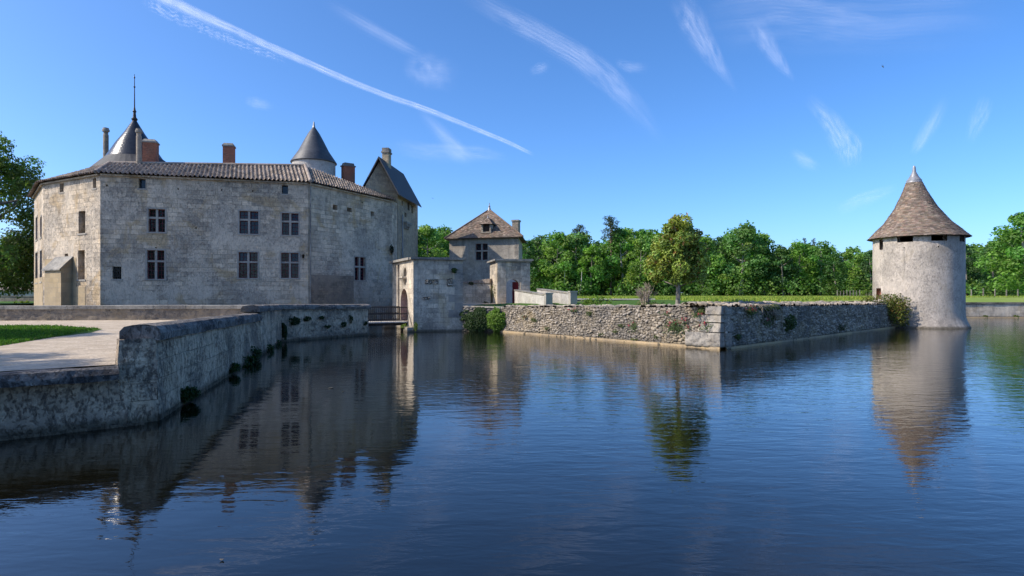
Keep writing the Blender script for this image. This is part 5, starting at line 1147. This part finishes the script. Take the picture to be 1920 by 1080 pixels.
vine('small green tuft at the foot of the shaded face near the corner', FW2, 1378, 632, 16, 14, 160, (.055, .085, .02), 303); vine('low weeds at the foot of the shaded face before the tower', FW2, 1574, 614, 26, 12, 200, (.05, .07, .02), 304)
vine('pale green sprig hanging on the corner blocks', FW1, 1318, 583, 18, 16, 200, (.14, .17, .05), 305, .07); vine('small weeds at the waterline of the sunny face', FW1, 1192, 636, 18, 9, 150, (.15, .16, .04), 306, .07)
for i, (px, py) in enumerate([(1168, 610), (1158, 621), (1108, 588), (1004, 600), (1030, 616), (1130, 627), (1235, 632)]):
    vine(['weed tuft in the middle of the sunny rubble face', 'weed tuft low in the middle of the sunny rubble face', 'weed tuft near the top of the sunny face below the rounded green shrub', 'weed tuft high on the left part of the sunny face', 'weed tuft low on the left part of the sunny face', 'weed tuft close to the footing of the sunny face', 'weed tuft under the large red valerian clump'][i], FW1, px, py, 18, 12, 110, (.10, .125, .04), 320 + i, .07)
dv = link('dry_vine', None); tag(dv, 'tangle of pale dry stems hanging down the shaded face near the corner', 'vine'); rs = np.random.default_rng(9); mb = MB()
for i in range(26):
    a = rs.uniform(1418, 1450); u, v = FW2.uv(a, 572); pts = [FW2.pt(u, v + .05, .05)]; du = rs.uniform(.1, 1.3); dvv = rs.uniform(.4, 1.0)
    for k in range(1, 7): s = k / 6; pts.append(FW2.pt(u + du * s ** 1.5, v + .08 * math.sin(s * 3) - dvv * s, .1 + .14 * math.sin(s * 3)))
    mb.tube(pts, [.014] * 3 + [.011] * 2 + [.006] * 2, 4)
mb.build('stem', M['twig'], dv)
link('foliage', plant_patch('foliage', FW2, FW2.uv(1418, 570)[0], FW2.uv(1462, 570)[0], .7, 1.7, 350, .08, (.09, .11, .03), M['leaf'], (.03, .12), 12).data, dv)
bpy.data.objects.remove([o for o in COL.objects if o.name.startswith('foliage') and o.parent is None][0])
FI = Facet((start.x, start.y), (c0_.x, c0_.y), 0, 1.6); FNW = Facet((q0.x, q0.y), (q1.x, q1.y), 0, 1.8); FPW = Facet((p0.x, p0.y), (p1.x, p1.y), 0, 1.8)
vine('dark ivy covering the bank wall right of the square gatehouse', FI, 896, 600, 84, 50, 3600, (.05, .09, .024), 401, .11, 'ivy', off=(.03, .3))
vine('bright green leafy bush spilling to the water at the left end of the rubble wall', FI, 934, 600, 54, 52, 3600, (.15, .25, .03), 402, .12, 'bank_bush', off=(.05, .5))
vine('green weeds hanging over the nearer bridge pier', fl, 768, 612, 10, 14, 160, (.13, .19, .03), 465, .08, off=(.4, .5)); vine('weedy tuft growing high on the square gatehouse', ff, 851, 507, 12, 11, 220, (.04, .075, .018), 403, .08)
vine('small weed on the bridge pier by the gatehouse corner', ff, 779, 612, 9, 20, 120, (.13, .18, .03), 404, .07)
for i, (px, py, w, h, n, lab) in enumerate([(342, 738, 20, 24, 700, 'lone fern tuft nearest the camera on the long bank wall'), (428, 690, 12, 20, 350, 'small fern tuft at the waterline of the long bank wall'), (455, 676, 14, 26, 450, 'left one of the two big fern tufts low on the bank wall'), (470, 664, 18, 24, 500, 'right one of the two big fern tufts low on the bank wall'), (497, 655, 12, 22, 260, 'dark fern tuft near the far end of the long bank wall'), (514, 645, 10, 16, 180, 'small dark tuft beside the inner corner')]):
    vine(lab, FNW, px, py, w, h, n, (.03, .062, .016), 420 + i, .075, 'fern_tuft', off=(.1, .3))
for i, (px, py, w, h, n, lab) in enumerate([(531, 622, 11, 44, 900, 'column of green ivy in the inner corner of the parapets'), (551, 602, 26, 18, 420, 'broad dark fern patch on the bridge parapet'), (575, 598, 16, 12, 160, 'small fern patch in the middle of the bridge parapet'), (601, 596, 10, 10, 90, 'tiny dark tuft high on the bridge parapet'), (612, 612, 14, 8, 90, 'low dark tuft on the bridge parapet'), (643, 608, 10, 16, 120, 'dark tuft near the right end of the bridge parapet'), (656, 598, 8, 18, 110, 'trailing green tuft beside the bridge parapet end'), (683, 606, 9, 8, 90, 'brownish tuft at the end of the bridge parapet by the deck')]):
    vine(lab, FPW, px, py, w, h, n, (.03, .055, .015), 440 + i, .08, 'fern_tuft', off=(.04, .18))
vine('dark creeper in the angle between the castle wall and the gabled tower', fBC, 733, 468, 6, 22, 200, (.03, .04, .02), 460, .1)
vine('red flowering creeper on the left flank of the gateway', fl2, 927, 545, 9, 30, 160, (.09, .10, .04), 461, .08); vine('small weed on the tiled top of the linking wall', Fc, 884, 531, 12, 7, 90, (.05, .06, .02), 462, .1)
vine('weeds at the foot of the gateway corner', Fc, 912, 570, 16, 12, 160, (.10, .10, .05), 463, .09)
for px, lab in ((1846, 'left weed at the foot of the far moat wall'), (1905, 'right weed at the foot of the far moat wall')): vine(lab, Facet((s0.x, s0.y), (s1.x, s1.y), 0, 1), px, 594, 12, 7, 120, (.10, .13, .03), 470 + px, .12)

# ------------------------------------------------------------------ fences, farm building, small things
def fence(label, pts, h, wires):
    f = thing('field_fence', label, 'fence')
    for p in pts: mb = MB(); mb.box((p[0], p[1], 1.9), (1, .1 * random.uniform(-1, 1)), (.11, .11, h * random.uniform(.9, 1.1)), top=.9); mb.build('post', M['bark'], f)
    mb = MB()
    for z in wires: mb.tube([(p[0], p[1] - .08, 1.98 + z) for p in pts], .012, 4)
    mb.build('wire', M['iron'], f)
fence('grey post and wire fence at the forest edge right of the round tower', [(xat(px, 76), 76 + .02 * (px - 1820), 0) for px in range(1822, 1990, 29)], 1.1, (.4, .8))
fence('row of thin pale pickets at the forest edge left of the round tower', [(xat(px, 92), 92, 0) for px in range(1570, 1640, 6)], .95, (.3, .75))
shrub('small clipped bush behind the pickets left of the round tower', 1626, 553, 90, 2.2, .9, (.12, .19, .03), 64, .2, 300)
barn = thing('farm_building', 'low pale outbuilding with a tiled roof far behind the left edge tree', 'building')
Fb0 = Facet((xat(-40, 82), 82), (xat(68, 82), 82), 1.3, zat(545, 82)); mb = MB(); Fb0.slab(mb, 0, Fb0.L, 1.3, zat(545, 82), -5, 0); mb.build('wall', M['white_wall'], barn)
mb = MB(); z = zat(545, 82); mb.hexa([Fb0.pt(-.3, z, .4), Fb0.pt(Fb0.L + .3, z, .4), Fb0.pt(Fb0.L + .3, z, -5.4), Fb0.pt(-.3, z, -5.4)], [Fb0.pt(.2, z + 1.1, -2.2), Fb0.pt(Fb0.L - .2, z + 1.1, -2.2), Fb0.pt(Fb0.L - .2, z + 1.1, -2.8), Fb0.pt(.2, z + 1.1, -2.8)], (.8, .8, .8)); mb.build('roof', M['canal'], barn)
hd = thing('orchard_wall', 'low dark stone wall in front of the far outbuilding at the left edge', 'wall'); Fo = Facet((xat(-80, 72), 72), (xat(66, 72), 72), 1.3, 2)
mb = MB(); Fo.slab(mb, 0, Fo.L, 1.3, 2.05, -.4, 0); mb.build('masonry', M['parapet'], hd); mb = MB(); Fo.slab(mb, 0, Fo.L, 2.053, 2.15, -.45, .05); mb.build('coping', M['cope_grey'], hd)
def bird(px, py, Y, span, label, tilt):
    b = tag(link('bird', None), label, 'bird'); b.location = at(px, py, Y); b.rotation_euler = (tilt, .3, .8); s = span / 2
    mb = MB(); mb.tube([(0, -s * .55, 0), (0, -s * .4, .01), (0, -s * .1, .0), (0, s * .35, .01), (0, s * .55, 0)], [.01, s * .09, s * .14, s * .07, .01], 7); mb.add([(-.02, s * .5, 0), (.02, s * .5, 0), (s * .12, s * .8, 0), (-s * .12, s * .8, 0)]); mb.build('body', M['iron'], b)
    for sg in (-1, 1):
        mb = MB(); a = [(0, -s * .25, .01), (sg * s * .5, -s * .3, s * .18), (sg * s, s * .1, s * .05), (sg * s * .45, s * .05, s * .17), (0, s * .15, .0)]; mb.hexa(a, [(x, y, z + .012) for x, y, z in a]); mb.build('wing', M['iron'], b)
bird(1655, 125, 48, .42, 'dark bird gliding high in the sky over the round tower', .9); bird(811, 372, 70, .3, 'tiny dark bird in the sky right of the gabled tower', .4)
for px, py, s, col, lab in ((621, 727, .065, 'quoin', 'pale leaf floating on the dark water by the bank wall'), (416, 1049, .022, 'bark', 'brown leaf floating near the bottom of the water'), (643, 734, .03, 'quoin', 'tiny pale leaf floating right of the larger pale leaf')):
    p = flat(px, py, .012); mb = MB(); pts = [(s * math.cos(a), s * .55 * math.sin(a), .006 * math.cos(2 * a)) for a in np.linspace(0, 6.28, 10)[:-1]]
    mb.hexa(pts, [(x, y, z + .004) for x, y, z in pts]); o = mb.build('floating_leaf', M[col]); o.location = p; tag(o, lab, 'leaf')

# ------------------------------------------------------------------ clouds: real sheets of ice cloud high above the land, two layers each
def cloud(name, label, pts, alt, mat, layers=(0, 14)):
    o = thing(name, label, 'cloud'); n = 22
    xs = np.interp(np.linspace(0, 1, n), np.linspace(0, 1, len(pts)), [p[0] for p in pts]); ys = np.interp(np.linspace(0, 1, n), np.linspace(0, 1, len(pts)), [p[1] for p in pts]); ws = np.interp(np.linspace(0, 1, n), np.linspace(0, 1, len(pts)), [p[2] for p in pts])
    for lz in layers:
        V, UV = [], []; dist = 0
        for i in range(n):
            tx, ty = xs[min(i + 1, n - 1)] - xs[max(i - 1, 0)], ys[min(i + 1, n - 1)] - ys[max(i - 1, 0)]; l = math.hypot(tx, ty) or 1; nx, ny = -ty / l, tx / l
            for k in range(7):
                s = -1 + k / 3; p = flat(xs[i] + nx * ws[i] * s, ys[i] + ny * ws[i] * s, alt); V.append((p.x, p.y, alt + lz + 5 * (1 - s * s))); UV.append((i / (n - 1), s))
        F = np.array([[i * 7 + k, i * 7 + k + 1, (i + 1) * 7 + k + 1, (i + 1) * 7 + k] for i in range(n - 1) for k in range(6)])
        link('veil', fast_mesh('veil', np.array(V), F, mat, None, np.array(UV), True), o)
cm = [cloud_mat('contrail_ice', .32, 22, 1.6, 1, (.1, .8), .25), cloud_mat('streak_ice', .15, 7, 6, 2, (.28, .82), 1.5), cloud_mat('wisp_ice', .12, 2.2, 6, 3, (.25, .82), 2.0), cloud_mat('puff_ice', .10, 5, 3, 4, (.25, .8), 2.2), cloud_mat('veil_ice', .11, 4, 6, 5, (.28, .85), 2.0)]
AL = 1000
cloud('contrail', 'long straight bright white contrail crossing the sky above the castle', [(262, -18, 12), (330, 12, 11), (400, 44, 9), (480, 80, 6.5), (560, 114, 5.2), (640, 149, 4.5), (720, 181, 4), (800, 208, 4.2), (880, 240, 3.6), (950, 268, 3), (1004, 294, 1.5)], AL, cm[0])
cloud('contrail_puff', 'row of small puffs hanging just under the upper left end of the bright contrail', [(262, 4, 8), (330, 36, 11), (400, 66, 10), (470, 94, 7), (540, 120, 4)], AL + 8, cloud_mat('puff_row_ice', .2, 26, 2, 7, (.42, .72), .5))
cloud('old_contrail', 'wide faded broken contrail left of centre in the upper sky', [(850, -25, 24), (930, 25, 26), (1000, 62, 26), (1080, 105, 27), (1140, 150, 28), (1190, 205, 28), (1250, 278, 16)], AL + 60, cm[1])
cloud('faint_contrail', 'faint short contrail above the bright one', [(600, 2, 12), (680, 48, 14), (760, 92, 12), (800, 112, 8)], AL + 30, cm[2])
for i, (lab, pts, k) in enumerate([
    ('round thin cloud puff touching the end of the faint contrail', [(752, 120, 30), (800, 136, 40), (868, 152, 34)], 3), ('pale spur of cloud hanging below the bright contrail', [(775, 196, 8), (822, 245, 16), (862, 288, 22), (890, 310, 14)], 2),
    ('wisp falling to a point left of the upper right veil', [(1270, -10, 34), (1300, 50, 34), (1340, 115, 20), (1385, 182, 6)], 1), ('short hooked wisp under the upper right veil', [(1405, 30, 30), (1440, 90, 22), (1470, 130, 12), (1492, 158, 5)], 1),
    ('broad faint cloud veil in the upper right of the sky', [(1290, 40, 70), (1450, 20, 95), (1640, 30, 90), (1920, 10, 100)], 4), ('tall ragged wisp left of the round tower roof', [(1510, 180, 16), (1560, 235, 26), (1592, 280, 34), (1590, 322, 26)], 1),
    ('slanting wisp just above the round tower roof', [(1778, 180, 14), (1752, 230, 18), (1722, 276, 14), (1706, 296, 5)], 2), ('faint wisp right of the round tower tip', [(1855, 180, 18), (1835, 225, 24), (1815, 275, 12)], 4),
    ('small oval cloud left of the tall ragged wisp', [(1480, 282, 10), (1508, 302, 16), (1540, 320, 10)], 2), ('tiny cloud tuft right of the round thin puff', [(990, 140, 8), (1012, 132, 12), (1034, 126, 8)], 3),
    ('tiny cloud tuft beside the fading contrail', [(1150, 118, 8), (1180, 130, 12), (1222, 130, 10)], 3), ('small pale smudge of cloud above the castle roof', [(456, 190, 8), (480, 196, 13), (520, 205, 8)], 3),
    ('faint cloud band low above the gabled tower', [(720, 270, 18), (800, 288, 22), (900, 290, 20), (960, 300, 10)], 4), ('faint brushed wisp low left of the round tower', [(1560, 400, 14), (1620, 375, 18), (1690, 350, 12)], 4)]):
    cloud('cirrus_cloud', lab, pts, AL + 15 * i, cm[k])

# ------------------------------------------------------------------ put each thing's Empty at its own base
bpy.context.view_layer.update()
for o in list(COL.objects):
    if o.type == 'EMPTY' and o.parent is None and o.location.length == 0 and o.children:
        pts = [c.matrix_world @ Vector(k) for c in o.children_recursive if c.type == 'MESH' for k in c.bound_box]
        b = Vector(((min(p.x for p in pts) + max(p.x for p in pts)) / 2, (min(p.y for p in pts) + max(p.y for p in pts)) / 2, max(0, min(p.z for p in pts))))
        o.location = b
        for c in o.children: c.location = Vector(c.location) - b
